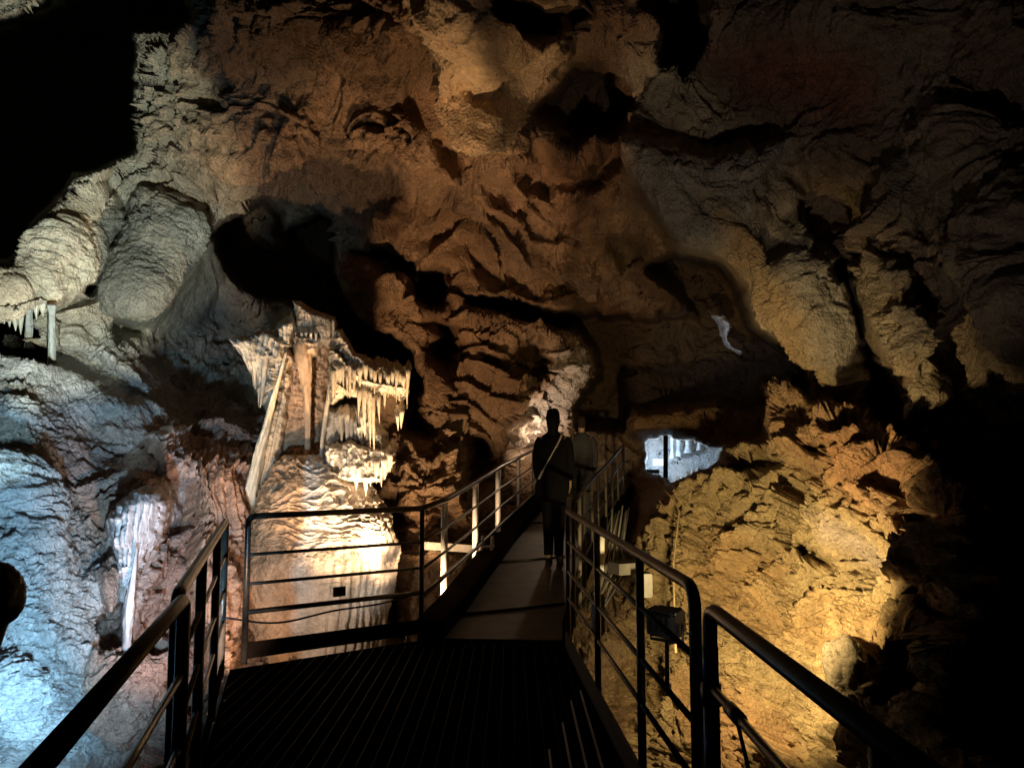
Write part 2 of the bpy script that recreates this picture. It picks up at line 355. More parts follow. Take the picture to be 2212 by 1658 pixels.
# what kind of surface where: weights of the carving patterns and the rock's colours, in places with light or shade put in
def wmask(polys, f=30): return np.clip(sum(mask(p, f) for p in polys), 0, 1)
BLUE = [(-620,740),(100,745),(380,770),(380,880),(300,905),(150,960),(130,1050),(240,1200),(190,1350),(170,1700),(-620,2300)]
W_FLUTE = np.clip(wmask([[(295,925),(400,925),(400,1065),(330,1060),(300,1010)], [(370,980),(560,930),(530,1120),(515,1450),(400,1450),(380,1200)]], 14)+mask(FAN, 6), 0, 1)
W_RIP = wmask([BLUE, TONGUE, [(205,430),(500,430),(470,720),(205,720)]], 25)
W_STRATA = wmask([[(640,420),(1300,420),(1330,640),(1250,760),(1180,900),(880,1080),(880,700),(760,640)]], 40)
W_LUMP = wmask([[(1450,-520),(2840,-520),(2840,1000),(2060,1000),(2030,560),(1730,300),(1500,280)], [(120,900),(330,890),(380,960),(360,1080),(230,1120),(130,1060)]], 40)
W_YEL = wmask([YEL], 20)
W_SMOOTH = .3*wmask([[(1360,1000),(1640,1000),(1800,1130),(1860,1400),(1800,1700),(1300,1700)]], 60)+wmask([[(215,520),(480,560),(450,715),(215,700)], PIL1, [(880,-300),(1250,-300),(1240,150),(1100,300),(960,250)]], 25)

COL = np.zeros(GX.shape+(3,)); COL[:] = (.30, .205, .125)
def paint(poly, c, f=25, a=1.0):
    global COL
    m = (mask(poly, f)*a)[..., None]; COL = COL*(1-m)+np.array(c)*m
paint([(-620,-520),(500,-520),(480,420),(330,420),(560,900),(-620,900)], (.40,.37,.28), 50)
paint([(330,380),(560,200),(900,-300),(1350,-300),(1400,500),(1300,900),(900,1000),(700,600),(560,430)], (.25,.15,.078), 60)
paint(TONGUE, (.64,.58,.44), 12)  # lit tongue made lighter
paint([(205,440),(470,440),(480,700),(205,710)], (.22,.22,.18), 12)  # bulge past the light edge, its shade put into a darker colour
paint(BLUE, (.46,.46,.43), 20)
paint([(300,960),(560,900),(540,1120),(512,1450),(340,1658),(180,1800),(170,1500),(235,1250),(290,1080)], (.46,.26,.18), 30)
paint([(120,930),(330,890),(380,960),(360,1080),(230,1120),(130,1060)], (.50,.36,.29), 22)
paint(FAN, (.66,.53,.46), 8)
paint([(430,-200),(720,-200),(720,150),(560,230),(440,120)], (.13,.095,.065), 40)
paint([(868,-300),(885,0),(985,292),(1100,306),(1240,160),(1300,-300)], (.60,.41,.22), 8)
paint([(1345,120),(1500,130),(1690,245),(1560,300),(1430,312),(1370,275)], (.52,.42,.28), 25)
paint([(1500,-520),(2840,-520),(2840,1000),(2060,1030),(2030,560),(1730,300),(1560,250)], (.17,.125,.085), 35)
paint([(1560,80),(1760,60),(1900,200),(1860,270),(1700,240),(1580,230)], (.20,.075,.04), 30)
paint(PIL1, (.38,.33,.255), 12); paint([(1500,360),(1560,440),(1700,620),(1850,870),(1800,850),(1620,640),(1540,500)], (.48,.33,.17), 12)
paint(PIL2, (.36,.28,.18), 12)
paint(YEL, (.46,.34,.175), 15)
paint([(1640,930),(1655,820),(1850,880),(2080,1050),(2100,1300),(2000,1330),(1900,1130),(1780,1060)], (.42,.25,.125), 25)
paint([(1780,1100),(1830,1140),(1930,1230),(1900,1250),(1800,1180)], (.50,.40,.33), 14)
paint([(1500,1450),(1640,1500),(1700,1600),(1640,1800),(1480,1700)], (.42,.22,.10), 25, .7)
paint(WIN, (.72,.74,.76), 2); paint([(1200,840),(1100,900),(1090,990),(1180,980),(1250,860),(1260,760),(1200,760)], (.55,.47,.40), 14)
paint([(1365,870),(1650,880),(1650,965),(1370,950)], (.28,.16,.08), 15)
paint([(870,900),(1100,900),(1100,1100),(1000,1350),(830,1380),(830,1100)], (.42,.29,.17), 40)
q = np.stack([GX.ravel()*.004, GY.ravel()*.004, np.zeros(GX.size)], 1)
s1 = fbm(q, 5, 91).reshape(GX.shape); s2 = fbm(q*2.3, 5, 97).reshape(GX.shape)
k = np.clip((s1-.1)*2.2, 0, 1)[..., None]*.5; COL = COL*(1-k)+COL*np.array((.9,.68,.54))*k
k = np.clip((s2-.15)*2.5, 0, 1)[..., None]*.45; COL = COL*(1-k)+np.minimum(COL*1.35, .8)*k

def samp(F, x, y):
    fx = np.clip((x-MX0)/MS, 0, len(mx)-1.001); fy = np.clip((y-MY0)/MS, 0, len(my)-1.001)
    i, j = fx.astype(int), fy.astype(int); u, v = fx-i, fy-j
    if F.ndim == 3: u = u[..., None]; v = v[..., None]
    return (F[j, i]*(1-u)+F[j, i+1]*u)*(1-v)+(F[j+1, i]*(1-u)+F[j+1, i+1]*u)*v
def rays_np(x, y):
    xc = (x-CW/2)/FPX; yc = (CH/2-y)/FPX; c, s = math.cos(PITCH), math.sin(PITCH)
    dy = c-s*yc; return xc/dy, (s+c*yc)/dy
def to_world(x, y, d):
    ax, az = rays_np(x, y); return np.stack([ax*d, d, EYE.z+az*d], -1)
def grid_normals(Pg):
    du = np.gradient(Pg, axis=1); dv = np.gradient(Pg, axis=0)
    n = np.cross(dv, du); n /= np.linalg.norm(n, axis=-1, keepdims=True)+1e-9
    s = np.sign(np.sum(n*(Pg-np.array(EYE)), -1, keepdims=True)); return -n*np.where(s == 0, 1, s)

def carve(p, w):
    """metres of relief at points p; w: dict of pattern weights"""
    g = lambda k: w.get(k, 0.0)
    warp = np.stack([perlin(p*1.1, 5), perlin(p*1.1, 6), perlin(p*1.1, 7)], 1)*.35
    q = p+warp
    calm = 1-np.clip(.86*g('rip')+.65*g('smooth')+.92*g('flute')+.55*g('lump')+.45*g('strata'), 0, .95)
    d = .30*fbm(p*.55, 3, 1)+(.10*ridged(q*1.25, 4, 2)+.14*fbm(q*2.7, 4, 30)-.02)*calm
    f1, f2 = worley(q*2.3, 4); d = d+.05*calm*(f2-f1-.35)+calm*(.34*facet(q*.95, 71)+.16*facet(q*2.3, 72)+.055*facet((p+.5*warp)*6.0, 73))
    d = d+(.036*fbm(q*9, 3, 35)+.014*ridged(p*24, 2, 36))*(1-.6*g('smooth'))
    if 'lump' in w:
        a, b = worley(q*5.2, 8); c, _ = worley(q*11.0, 9)
        d = d+g('lump')*(.11*(.6-a)+.045*(.6-c))
    if 'rip' in w:
        qq = q*np.array([7, 7, 19.0]); qq[:, 2] += 2*perlin(p*2.3, 12)
        r = 1-2*np.abs(perlin(qq, 11)); r2 = 1-2*np.abs(perlin(qq*2.1, 13))
        d = d+g('rip')*(.032*r+.018*r2)
    if 'flute' in w:
        qq = (p+.12*warp)*np.array([8.5, 3.0, .45]); qq[:, 0] += p[:, 2]*1.1; r = 1-2*np.abs(perlin(qq, 21)); d = d+g('flute')*(.085*r+.03*(1-2*np.abs(perlin(qq*2.2, 22))))
    if 'strata' in w:
        z = p[:, 2]*3.1+p[:, 0]*.55+.9*perlin(p*.8, 14)+.35*perlin(p*2.4, 15); fr = z-np.floor(z)
        d = d+g('strata')*(.30*(fr**2.2)-.10+.08*perlin(q*np.array([1.5, 1.5, 6]), 16))
    if 'yel' in w:
        a, b = worley(q*np.array([3.2, 3.2, 4.2]), 17); r = np.clip((b-a)*3, 0, 1)
        c, e = worley(q*7.5, 18); d = d+g('yel')*(.09*r+.045*np.clip((e-c)*3, 0, 1)-.07+.07*facet(q*4.4, 74)+.035*facet(q*9.5, 75))
        rg = ridged(q*np.array([1.2, 1.2, 2.6]), 4, 19); d = d+np.clip(g('yelr') if 'yelr' in w else 0, 0, 1)*.16*rg
    return d

STEP = 2.7
def axis(a0, a1, lo, hi):
    return np.concatenate([np.arange(lo, a0, 14.0), np.arange(a0, a1, STEP), np.arange(a1, hi, 14.0)])
ax = axis(-20, CW+20, -560, 2780); ay = axis(-20, CH+20, -470, 2240)
X, Y = np.meshgrid(ax, ay); sh = X.shape
D_SOFT = blur(D, 26); D_LOW = blur(np.minimum(D, D_SOFT), 14)
Dg = samp(D, X, Y); Pg = to_world(X, Y, Dg)
Ps = to_world(X, Y, samp(D_SOFT, X, Y)); Ng = grid_normals(Ps)      # patterns follow the broad form, so steps stay clean
gy_, gx_ = np.gradient(blur(D, 12)); slope = samp(np.hypot(gx_, gy_)/MS, X, Y)
keep = 1/(1+(slope/.025)**2)
pf = Ps.reshape(-1, 3)
rough_right = np.clip((X-1700)/250, 0, 1).ravel()
W = {'flute': samp(W_FLUTE, X, Y).ravel(), 'rip': samp(W_RIP, X, Y).ravel(), 'strata': samp(W_STRATA, X, Y).ravel(),
     'lump': samp(W_LUMP, X, Y).ravel(), 'yel': samp(W_YEL, X, Y).ravel(), 'smooth': samp(W_SMOOTH, X, Y).ravel()}
W['yelr'] = W['yel']*rough_right
disp = carve(pf, W)
Pd = Pg.reshape(-1, 3)+Ng.reshape(-1, 3)*(disp*(.08+.92*keep.ravel()))[:, None]
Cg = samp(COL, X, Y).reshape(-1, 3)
# join the grid points into quads, coloured as painted above
idx = np.arange(X.size).reshape(sh)
quads = np.stack([idx[:-1, :-1], idx[1:, :-1], idx[1:, 1:], idx[:-1, 1:]], -1).reshape(-1, 4)
xc = (X[:-1, :-1]+X[1:, 1:]).ravel()/2; yc = (Y[:-1, :-1]+Y[1:, 1:]).ravel()/2
ceil = inside([(-620,-520),(2840,-520),(2840,420),(2000,470),(1735,450),(1470,548),(1330,520),(1000,470),(722,500),(600,440),(470,500),(290,420),(100,440),(-620,560)], xc, yc)
left = ~ceil & (xc < 640); right = ~ceil & (xc > 1335); back = ~(ceil | left | right)
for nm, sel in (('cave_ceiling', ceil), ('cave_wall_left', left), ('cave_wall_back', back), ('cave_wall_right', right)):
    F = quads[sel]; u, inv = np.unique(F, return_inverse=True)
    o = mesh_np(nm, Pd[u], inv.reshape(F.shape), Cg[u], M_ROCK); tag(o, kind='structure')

# ------------------------------------------------------------------ speleothems: things of their own in front of the shell
def patch(name, poly, front, back, ew, w, col, mat=M_WET, parent=None, step=2.2, col2=None, wob_=.35, thick=.35, follow=False, ridge=None):
    """a rounded body of rock with real depth: front surface plus a closing back sheet"""
    poly = np.array(poly, float); x0, y0 = poly.min(0)-8; x1, y1 = poly.max(0)+8
    X, Y = np.meshgrid(np.arange(x0, x1, step), np.arange(y0, y1, step))
    wx, wy = samp(WX, X, Y)*wob_, samp(WY, X, Y)*wob_
    fine = perlin(np.stack([X.ravel()*.07, Y.ravel()*.07, X.ravel()*0+9], 1), 77).reshape(X.shape)*4
    Xw, Yw = X+wx+fine, Y+wy+fine
    ins = inside(poly, Xw, Yw); t = np.clip(np.where(ins, edge_dist(poly, Xw, Yw), 0)/ew, 0, 1)
    f = front(X, Y) if callable(front) else front
    b = back(X, Y) if callable(back) else back
    Dp = b-(b-f)*np.sqrt(1-(1-t)**2)
    Pg = to_world(X, Y, Dp); Ps = to_world(X, Y, f+0*X); N = grid_normals(Ps)
    Wt = {k: (v(X, Y).ravel() if callable(v) else v) for k, v in w.items()}
    dsp = carve(Ps.reshape(-1, 3), Wt)-(0 if follow else .30)*fbm(Ps.reshape(-1, 3)*.55, 3, 1)
    if ridge is not None: dsp = dsp+ridge(X, Y).ravel()
    V = Pg.reshape(-1, 3)+N.reshape(-1, 3)*(dsp*np.clip(t.ravel()*2.5, .12, 1))[:, None]
    idx = np.arange(X.size).reshape(X.shape)
    q = np.stack([idx[:-1, :-1], idx[1:, :-1], idx[1:, 1:], idx[:-1, 1:]], -1).reshape(-1, 4)
    q = q[ins.ravel()[q].all(1)]
    c = np.zeros((X.size, 3)); c[:] = col
    if col2 is not None:
        m, cc = col2; m = m(X, Y).ravel()[:, None]; c = c*(1-m)+np.array(cc)*m
    n = fbm(Ps.reshape(-1, 3)*np.array([2.2, 2.2, 1.2]), 4, 66)[:, None]; c = c*np.clip(1+.35*n, .5, 1.5)
    u, inv = np.unique(q, return_inverse=True)
    V, c, q = V[u], c[u], inv.reshape(q.shape)
    # close it behind so it is a body, not a sheet
    e = np.sort(np.concatenate([q[:, [0, 1]], q[:, [1, 2]], q[:, [2, 3]], q[:, [3, 0]]]), 1)
    ue, cnt = np.unique(e, axis=0, return_counts=True); be = ue[cnt == 1]
    Vb = V.copy(); Vb[:, 1] = np.max(V[:, 1])+thick; s = Vb[:, 1]/V[:, 1]; Vb[:, 0] = V[:, 0]*s; Vb[:, 2] = EYE.z+(V[:, 2]-EYE.z)*s
    bu, binv = np.unique(be, return_inverse=True); nb = len(V)
    V2 = np.concatenate([V, Vb[bu]]); c2 = np.concatenate([c, c[bu]])
    bq = binv.reshape(be.shape); side = np.stack([be[:, 0], be[:, 1], nb+bq[:, 1], nb+bq[:, 0]], 1)
    o = mesh_np(name, V2, np.concatenate([q, side]), c2, mat)
    if parent: o.parent = parent; o.matrix_parent_inverse = Matrix.Translation(-parent.location)
    return o
def lin(x, xs, ys): return np.interp(x, xs, ys)
def body(name, path, rad, col, flat=1.0, n=40, m=60, pat='drip', mat=M_CALC, parent=None, amp=.2, seed=1, tip=None):
    """a drip-formed body: swept rings with flutes and ripples; path of world points, radius at each"""
    path = [Vector(p) for p in path]; L = [0]
    for a, b in zip(path, path[1:]): L.append(L[-1]+(b-a).length)
    ts = np.linspace(0, L[-1], m); A = np.array([list(p) for p in path])
    C = np.stack([np.interp(ts, L, A[:, k]) for k in range(3)], 1); R = np.interp(ts, L, rad)
    th = np.linspace(0, 2*math.pi, n, endpoint=False)
    T, H = np.meshgrid(ts, th, indexing='ij')
    p = np.stack([np.cos(H)*2.2+seed, np.sin(H)*2.2, T*3], -1).reshape(-1, 3)
    if pat == 'drip': r = 1+amp*(1.2*perlin(p*np.array([1, 1, .8]), seed)+.8*perlin(p*np.array([2.3, 2.3, .5]), seed+1)+.5*perlin(p*np.array([.6, .6, 5]), seed+2))
    else: r = 1+amp*perlin(p, seed)
    r = r.reshape(T.shape)*R[:, None]
    V = C[:, None, :]+np.stack([np.cos(H)*r, np.sin(H)*r*flat, 0*H], -1)
    V = V.reshape(-1, 3); idx = np.arange(m*n).reshape(m, n); nx = np.roll(idx, -1, 1)
    F = np.stack([idx[:-1], idx[1:], nx[1:], nx[:-1]], -1).reshape(-1, 4)
    V = np.concatenate([V, C[:1], C[-1:]]); a, b = m*n, m*n+1
    cap = [[idx[0, i], nx[0, i], a, a] for i in range(n)]+[[nx[-1, i], idx[-1, i], b, b] for i in range(n)]
    c = np.zeros((len(V), 3)); c[:] = col; c *= np.clip(1+.3*perlin(V*3.0, 5)[:, None], .6, 1.4)
    me_f = [tuple(f) for f in F]+[(x[0], x[1], x[2]) for x in cap]
    me = bpy.data.meshes.new(name); me.from_pydata(V.tolist(), [], me_f); me.update()
    at = me.color_attributes.new('col', 'FLOAT_COLOR', 'POINT'); cc = np.ones((len(V), 4), np.float32); cc[:, :3] = c; at.data.foreach_set('color', cc.ravel())
    o = link(name, me, mat)
    if parent: o.parent = parent; o.matrix_parent_inverse = Matrix.Translation(-parent.location)
    return o
CREAM, ORANGE, WHITE, TAN = (.62, .53, .38), (.60, .37, .20), (.68, .62, .52), (.52, .36, .22)

def folds(n, ys, xl, xr, amp, wav=.25, seed=1):
    """hanging folds that follow a curtain's two edges"""
    def f(X, Y):
        l = np.interp(Y, ys, xl); r = np.interp(Y, ys, xr); sft = perlin(np.stack([X.ravel()*.012, Y.ravel()*.009, X.ravel()*0+seed], 1), seed).reshape(X.shape)
        u = (X-l)/(r-l)*n+wav*4*sft; k = np.floor(u); h = ((k*12.9898+seed) % 1.7)/1.7
        brk = .75+.5*perlin(np.stack([k.ravel()*3.1, Y.ravel()*.02, X.ravel()*0], 1), seed+5).reshape(X.shape)
        return amp*(.5+.8*h)*brk*(np.abs(np.sin(math.pi*u))**.7-.5)
    return f
# the great domed stalagmite behind the railing
def dome():
    Y0 = 9.3; cx = 684; ys = [984,988,996,1010,1040,1080,1120,1200,1290,1350,1420,1500,1640]
    rs = [4,30,54,74,100,124,142,151,148,140,128,124,140]
    n, m = 620, 640; yy = np.linspace(984, 1640, m); R = np.interp(yy, ys, rs)*Y0/FPX
    off = np.interp(yy, [984,1040,1100,1300,1640], [-14,2,4,-2,-10])
    A = to_world(cx+off, yy, np.full(m, Y0)); th = np.linspace(0, 2*math.pi, n, endpoint=False)
    V = A[:, None, :]+np.stack([np.cos(th)[None]*R[:, None], np.sin(th)[None]*R[:, None], 0*R[:, None]*th[None]], -1)
    N = np.stack([np.cos(th)[None]+0*R[:, None], np.sin(th)[None]+0*R[:, None], (.25+.0*R)[:, None]+0*th[None]], -1)
    N[:60, :, 2] += np.linspace(1.6, 0, 60)[:, None]; N /= np.linalg.norm(N, axis=-1, keepdims=True)
    p = V.reshape(-1, 3); z = p[:, 2]; top = np.clip((z-.3)/.7, 0, 1); low = 1-top
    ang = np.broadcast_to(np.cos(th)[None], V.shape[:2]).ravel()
    w = perlin(p*1.4, 3)[:, None]*.25
    q = (p+w)*np.array([5, 5, 12.0]); q[:, 2] += 1.2*perlin(p*3, 8)
    ripple = (1-2*np.abs(perlin(q, 1)))*.035+(1-2*np.abs(perlin(q*2.1, 2)))*.017
    a3 = np.stack([np.tile(np.cos(th), m)*9, np.tile(np.sin(th), m)*9, z*.9], 1)
    u_ = np.tile(th, m)*22+perlin(p*np.array([1.2, 1.2, .8]), 55)*1.5; flute = (np.abs(np.sin(u_))**.6-.6)*.11
    fl = np.clip((ang-.25)*2.5, 0, 1)*np.clip((.9-z)/.6, 0, 1)
    small = perlin(p*22, 9)*.006
    d = .10*fbm(p*1.3, 3, 4)+ripple*(.25+.75*top)+flute*fl+small+.012*perlin(p*np.array([9, 9, 2]), 6)*low
    V2 = p+N.reshape(-1, 3)*d[:, None]
    idx = np.arange(m*n).reshape(m, n); nx = np.roll(idx, -1, 1)
    F = np.stack([idx[:-1], idx[1:], nx[1:], nx[:-1]], -1).reshape(-1, 4)
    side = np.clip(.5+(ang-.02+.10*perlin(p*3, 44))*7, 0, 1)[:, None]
    c = np.array((.60, .37, .20))*(1-side)+np.array((.74, .67, .58))*side  # warm and white lamp light on the two halves put into the colour
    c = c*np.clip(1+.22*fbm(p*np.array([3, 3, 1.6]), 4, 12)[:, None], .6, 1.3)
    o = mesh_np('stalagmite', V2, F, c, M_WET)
    return tag(o, 'huge domed stalagmite behind the railing, lit warm on its left half and white on its right', 'stalagmite')
dome()

# the flowstone column above it: fluted curtains, ledges and hanging stalactites
root = empty('flowstone_column', P(690, 1050, 10.2))
tag(root, 'tall flowstone column of orange and cream curtains with rows of stalactites above the dome', 'flowstone')
patch('flowstone_panel', [(640,682),(724,690),(724,760),(716,860),(712,960),(720,1050),(640,1110),(530,1110),(548,1010),(566,930),(596,850),(622,740)], 9.75, 10.4, 30,
      {'rip': 1.0, 'smooth': .3}, ORANGE, parent=root, ridge=folds(8, [690,850,1000,1110], [622,590,540,520], [724,716,712,720], .08, .35, 13))
patch('capital', [(632,650),(650,644),(680,668),(722,684),(728,742),(722,764),(700,752),(690,778),(655,780),(640,750)], 9.5, 10.0, 16, {'rip': .5}, (.62,.47,.30), parent=root, ridge=folds(9, [640,780], [632,640], [728,722], .07, .3, 11))
patch('curtain', [(506,735),(540,722),(590,706),(628,664),(642,700),(628,770),(606,850),(574,896),(562,878),(546,815),(524,775)], lambda X, Y: 9.5-.0008*(X-500), 10.0, 22, {'smooth': .5, 'flute': .2}, CREAM, M_WET, root, ridge=folds(11, [660,740,820,900], [520,505,540,570], [650,634,612,578], .12, .2, 9))
patch('ledge', [(712,716),(738,708),(768,758),(832,784),(880,818),(884,850),(868,872),(838,850),(800,862),(746,858),(712,880),(706,800)], lambda X, Y: 9.1-.0004*(Y-716), 9.6, 14, {'rip': 1.0, 'strata': .4}, CREAM, M_WET, root)
patch('shelf', [(704,884),(735,872),(790,872),(822,900),(838,935),(850,990),(838,1030),(800,1050),(760,1046),(700,1040),(694,960)], 9.25, 9.8, 20, {'rip': .6}, WHITE, M_WET, root, ridge=folds(10, [870,1050], [700,700], [830,850], .09, .3, 15))
patch('lower_shelf', [(700,960),(760,952),(800,960),(848,968),(856,1000),(838,1028),(808,1046),(770,1038),(700,1032)], 9.0, 9.5, 14, {'rip': .6}, WHITE, M_WET, root, ridge=folds(11, [950,1050], [700,700], [856,850], .10, .3, 17))
def px_body(name, pts, col, Y0, flat=.8, parent=None, amp=.18, seed=1, mat=M_CALC, n=22, m=46):
    P_ = [P(q[0], q[1], Y0+(q[3] if len(q) > 3 else 0)) for q in pts]; pts = [q[:3] for q in pts]; return body(name, P_, [max(r, .15)*Y0/FPX for x, y, r in pts], col, flat, n, m, 'drip', mat, parent, amp, seed)
patch('flank_curtain', [(622,735),(606,800),(592,865),(572,930),(556,995),(540,1060),(528,1130),(518,1250),(511,1450),(545,1450),(552,1240),(566,1130),(590,1060),(612,960),(628,860),(638,770)], 9.4, 10.0, 20, {'smooth': 1.0, 'rip': .25}, (.66,.48,.29), M_WET, root,
      ridge=folds(4, [735,930,1130,1450], [618,566,522,508], [640,616,568,546], .10, .12, 21))
px_body('drip_column', [(652,728,5),(653,745,15),(656,775,17),(660,820,13),(664,860,9),(664,900,6.5),(664,990,5)], (.66,.44,.25), 9.4, parent=root, amp=.28, seed=4)
px_body('bright_curtain_edge', [(618,760,2),(600,830,3.5),(581,900,6),(563,970,9),(547,1040,11),(533,1110,13),(523,1180,13),(516,1260,10),(511,1340,7),(508,1440,8)], (.85,.72,.50), 9.2, 2.4, root, .3, 9, n=30, m=120)
px_body('curtain_fold', [(720,690,3),(722,760,4),(716,820,5),(706,880,5),(696,950,4),(690,1020,3)], CREAM, 9.25, 1.2, root, .15, 13)
px_body('curtain_fold', [(575,722,4),(572,790,6),(566,850,4),(562,880,1)], CREAM, 9.3, 1.2, root, .2, 15)
px_body('curtain_fold', [(545,728,4),(548,780,5),(552,840,2)], CREAM, 9.35, 1.2, root, .2, 16)
px_body('curtain_fold', [(592,930,3),(578,1000,5),(562,1090,6)], (.60,.36,.2), 9.9, 1.2, root, .15, 17)
rs_ = random.Random(5)
def stal(x, y0, y1, r, Y0, col=CREAM, seed=0):
    k = rs_.uniform(-2, 2)
    px_body('stalactite', [(x-k*.3, y0-16, r*.5, .30), (x-k*.1, y0-4, r*1.5, .12), (x, y0+6, r*1.25, .02), (x+k*.2, y0+(y1-y0)*.25, r), (x+k*.5, y0+(y1-y0)*.55, r*.68), (x+k, y0+(y1-y0)*.8, r*.36), (x+k, y1, .1)], col, Y0, .9, root, .38, 20+seed, n=14, m=30)
S = []
for i in range(34):                                        # fringe below the upper ledge
    x = 720+i*4.9+rs_.uniform(-1.5, 1.5); top = 790+max(0, i-14)*.7+rs_.uniform(-10, 10); S.append((x, top, top+rs_.uniform(38, 78)+(14 if 12 < i < 26 else 0), rs_.choice((2.6, 3.4, 4.2, 5.5, 7)), 8.98+rs_.uniform(-.06, .12)))
for x, y0, y1, r in ((787,835,945,5.5),(798,840,965,5),(806,850,985,4),(776,835,900,4.5),(818,850,915,4),(868,880,925,5),(858,890,930,4)): S.append((x, y0, y1, r, 8.95))
for x, y0, y1, r in ((738,890,965,5),(750,888,985,5.5),(760,900,1000,4.5),(768,905,1005,4),(780,895,990,6),(728,985,1020,5),(716,980,1024,5),(741,990,1028,4)): S.append((x, y0, y1, r, 9.12))
for x, y0, y1, r in ((752,985,1032,8),(770,985,1058,10),(788,990,1072,9),(812,990,1044,8),(830,985,1036,7),(842,975,1020,6),(800,1000,1050,6),(822,1000,1052,4)): S.append((x, y0, y1, r, 8.9))
for x in (652,661,672,683,694): S.append((x, 712, 742+rs_.uniform(-6, 10), 3.2, 9.4))
for x, y0, y1, r in ((533,1000,1060,5),(548,760,835,5),(560,800,880,4)): S.append((x, y0, y1, r, 9.5))
for i, a in enumerate(S): stal(*a, WHITE if a[1] > 880 and a[0] > 700 else CREAM, i)

# fluted curtain (fan) on the pink mass at the left, and its neighbours
c1 = patch('fan_curtain', FAN, lambda X, Y: 6.85-.0007*(Y-1050), lambda X, Y: 7.5+0*X, 46, {'smooth': 1.0, 'flute': .05}, (.74, .60, .54), M_CALC, step=1.5, wob_=.15,
      ridge=folds(9, [1040,1120,1180,1232,1292,1430], [246,228,240,258,262,260], [376,372,356,326,298,288], .16, .10, 3))
tag(c1, 'white and pink fluted flowstone fan narrowing to a bright drip at the left', 'flowstone')
FD = [(372,1000),(400,975),(470,960),(545,950),(552,1010),(534,1120),(512,1300),(508,1470),(470,1480),(420,1420),(385,1300),(378,1180)]
px_body('bright_drip', [(296,1180,2),(288,1240,6),(280,1300,8),(275,1360,7),(270,1430,8),(262,1500,5)], (.56,.46,.42), 6.62, 1, c1, .55, 31, n=16, m=50)
c2 = patch('fluted_drapery', FD, lambda X, Y: samp(D_LOW, X, Y)-.45, lambda X, Y: samp(D_SOFT, X, Y)+.35, 40, {'flute': 1.0, 'smooth': .5}, (.50, .29, .18), M_WET, follow=True, ridge=folds(13, [940,1120,1300,1480], [372,372,384,440], [560,540,518,512], .11, .35, 5), step=1.8)
tag(c2, 'long reddish brown fluted drapery between the pink fan and the bright curtain edge', 'drapery')
FE = [(300,940),(340,918),(400,925),(412,980),(408,1060),(396,1075),(372,1062),(350,1052),(330,1040),(312,1000)]
c3 = patch('fluted_drapery', FE, lambda X, Y: samp(D_LOW, X, Y)-.45, lambda X, Y: samp(D_SOFT, X, Y)+.35, 26, {'flute': 1.0, 'smooth': .4}, (.55, .38, .30), M_WET, follow=True, ridge=folds(9, [915,1080], [312,322], [412,404], .09, .3, 7), step=1.8)
tag(c3, 'short pink fluted drapery hanging just above the white and pink fan', 'drapery')

# little stalactites and columns in the far left opening
for k, (x, y0, y1, r, Y0, l) in enumerate(((62, 655, 752, 8, 9.3, 'slim pale blue calcite column standing in the dark opening at the far left'),
        (112, 660, 788, 8, 9.0, 'knobbly green white calcite column at the right side of the dark opening at the far left'))):
    o = px_body('calcite_column', [(x, y0, r*1.3), (x, y0+20, r*.8), (x, (y0+y1)/2, r*.85), (x, y1-14, r*.9), (x+2, y1, r*1.3)], (.34, .36, .33), Y0, 1, None, .22, 110+k, n=30, m=60); tag(o, l, 'column')
def stub(x, y0, y1, r, Y0, label, col=(.55, .53, .42), seed=0, grp=None):
    o = px_body('stalactite', [(x, y0, r*1.4), (x, y0+(y1-y0)*.4, r), (x+1, y1, .6)], col, Y0, 1, None, .22, 130+seed, n=16, m=24); tag(o, label, 'stalactite', grp)
for i, (x, y0, y1, r) in enumerate(((8,668,700,7),(20,672,706,6),(33,668,715,7),(44,668,722,6),(78,660,690,5),(92,655,684,6))):
    stub(x, y0, y1, r, 9.2, 'small cream stalactite on the fringe above the dark opening at the far left', seed=i, grp='stalactites above the far left opening')
def rock(name, x, y, Y0, rx, ry, rd, col, label, cat='rock', seed=0, mat=M_ROCK, lumps=.28):
    bm = bmesh.new(); bmesh.ops.create_icosphere(bm, subdivisions=5, radius=1); V = np.array([v.co[:] for v in bm.verts])
    f1, f2 = worley(V*1.3+seed*3.1, seed); d = 1+lumps*(f2-f1)*1.6-lumps*.5+lumps*.6*fbm(V*1.6+seed, 3, seed)+.03*perlin(V*9, seed)
    s = Y0/FPX; V2 = V*d[:, None]*np.array([rx*s, rd, ry*s])+np.array(P(x, y, Y0)); bm.verts.ensure_lookup_table()
    for v, p in zip(bm.verts, V2): v.co = p
    o = bm_obj(name, bm, mat); at = o.data.color_attributes.new('col', 'FLOAT_COLOR', 'POINT'); cc = np.ones((len(V), 4), np.float32); cc[:, :3] = col; at.data.foreach_set('color', cc.ravel())
    return tag(o, label, cat)
rock('rock_knob', 27, 738, 9.6, 18, 14, .12, (.5,.5,.45), 'rounded pale rock knob inside the dark opening at the far left', seed=3)
rock('rock_knob', 22, 786, 9.0, 16, 12, .1, (.5,.5,.45), 'small pale rock knob on the sill of the far left opening', seed=4)
rock('boulder', 1828, 1438, 5.8, 46, 66, .22, (.30,.24,.16), 'large pale upright slab of rock resting below the yellow lit wall', 'boulder', seed=14, lumps=.2)

# ------------------------------------------------------------------ the walkway: deck, ramp, railings
def V3(*a): return Vector(a)
LZ = lambda Y: -.75-.30*(Y-1.18)                       # x of the deck's left rail line
def pipe_obj(name, pts, r, mat, parent, n=12):
    bm = bmesh.new(); tube(bm, pts, r, n); return bm_obj(name, bm, mat, parent)
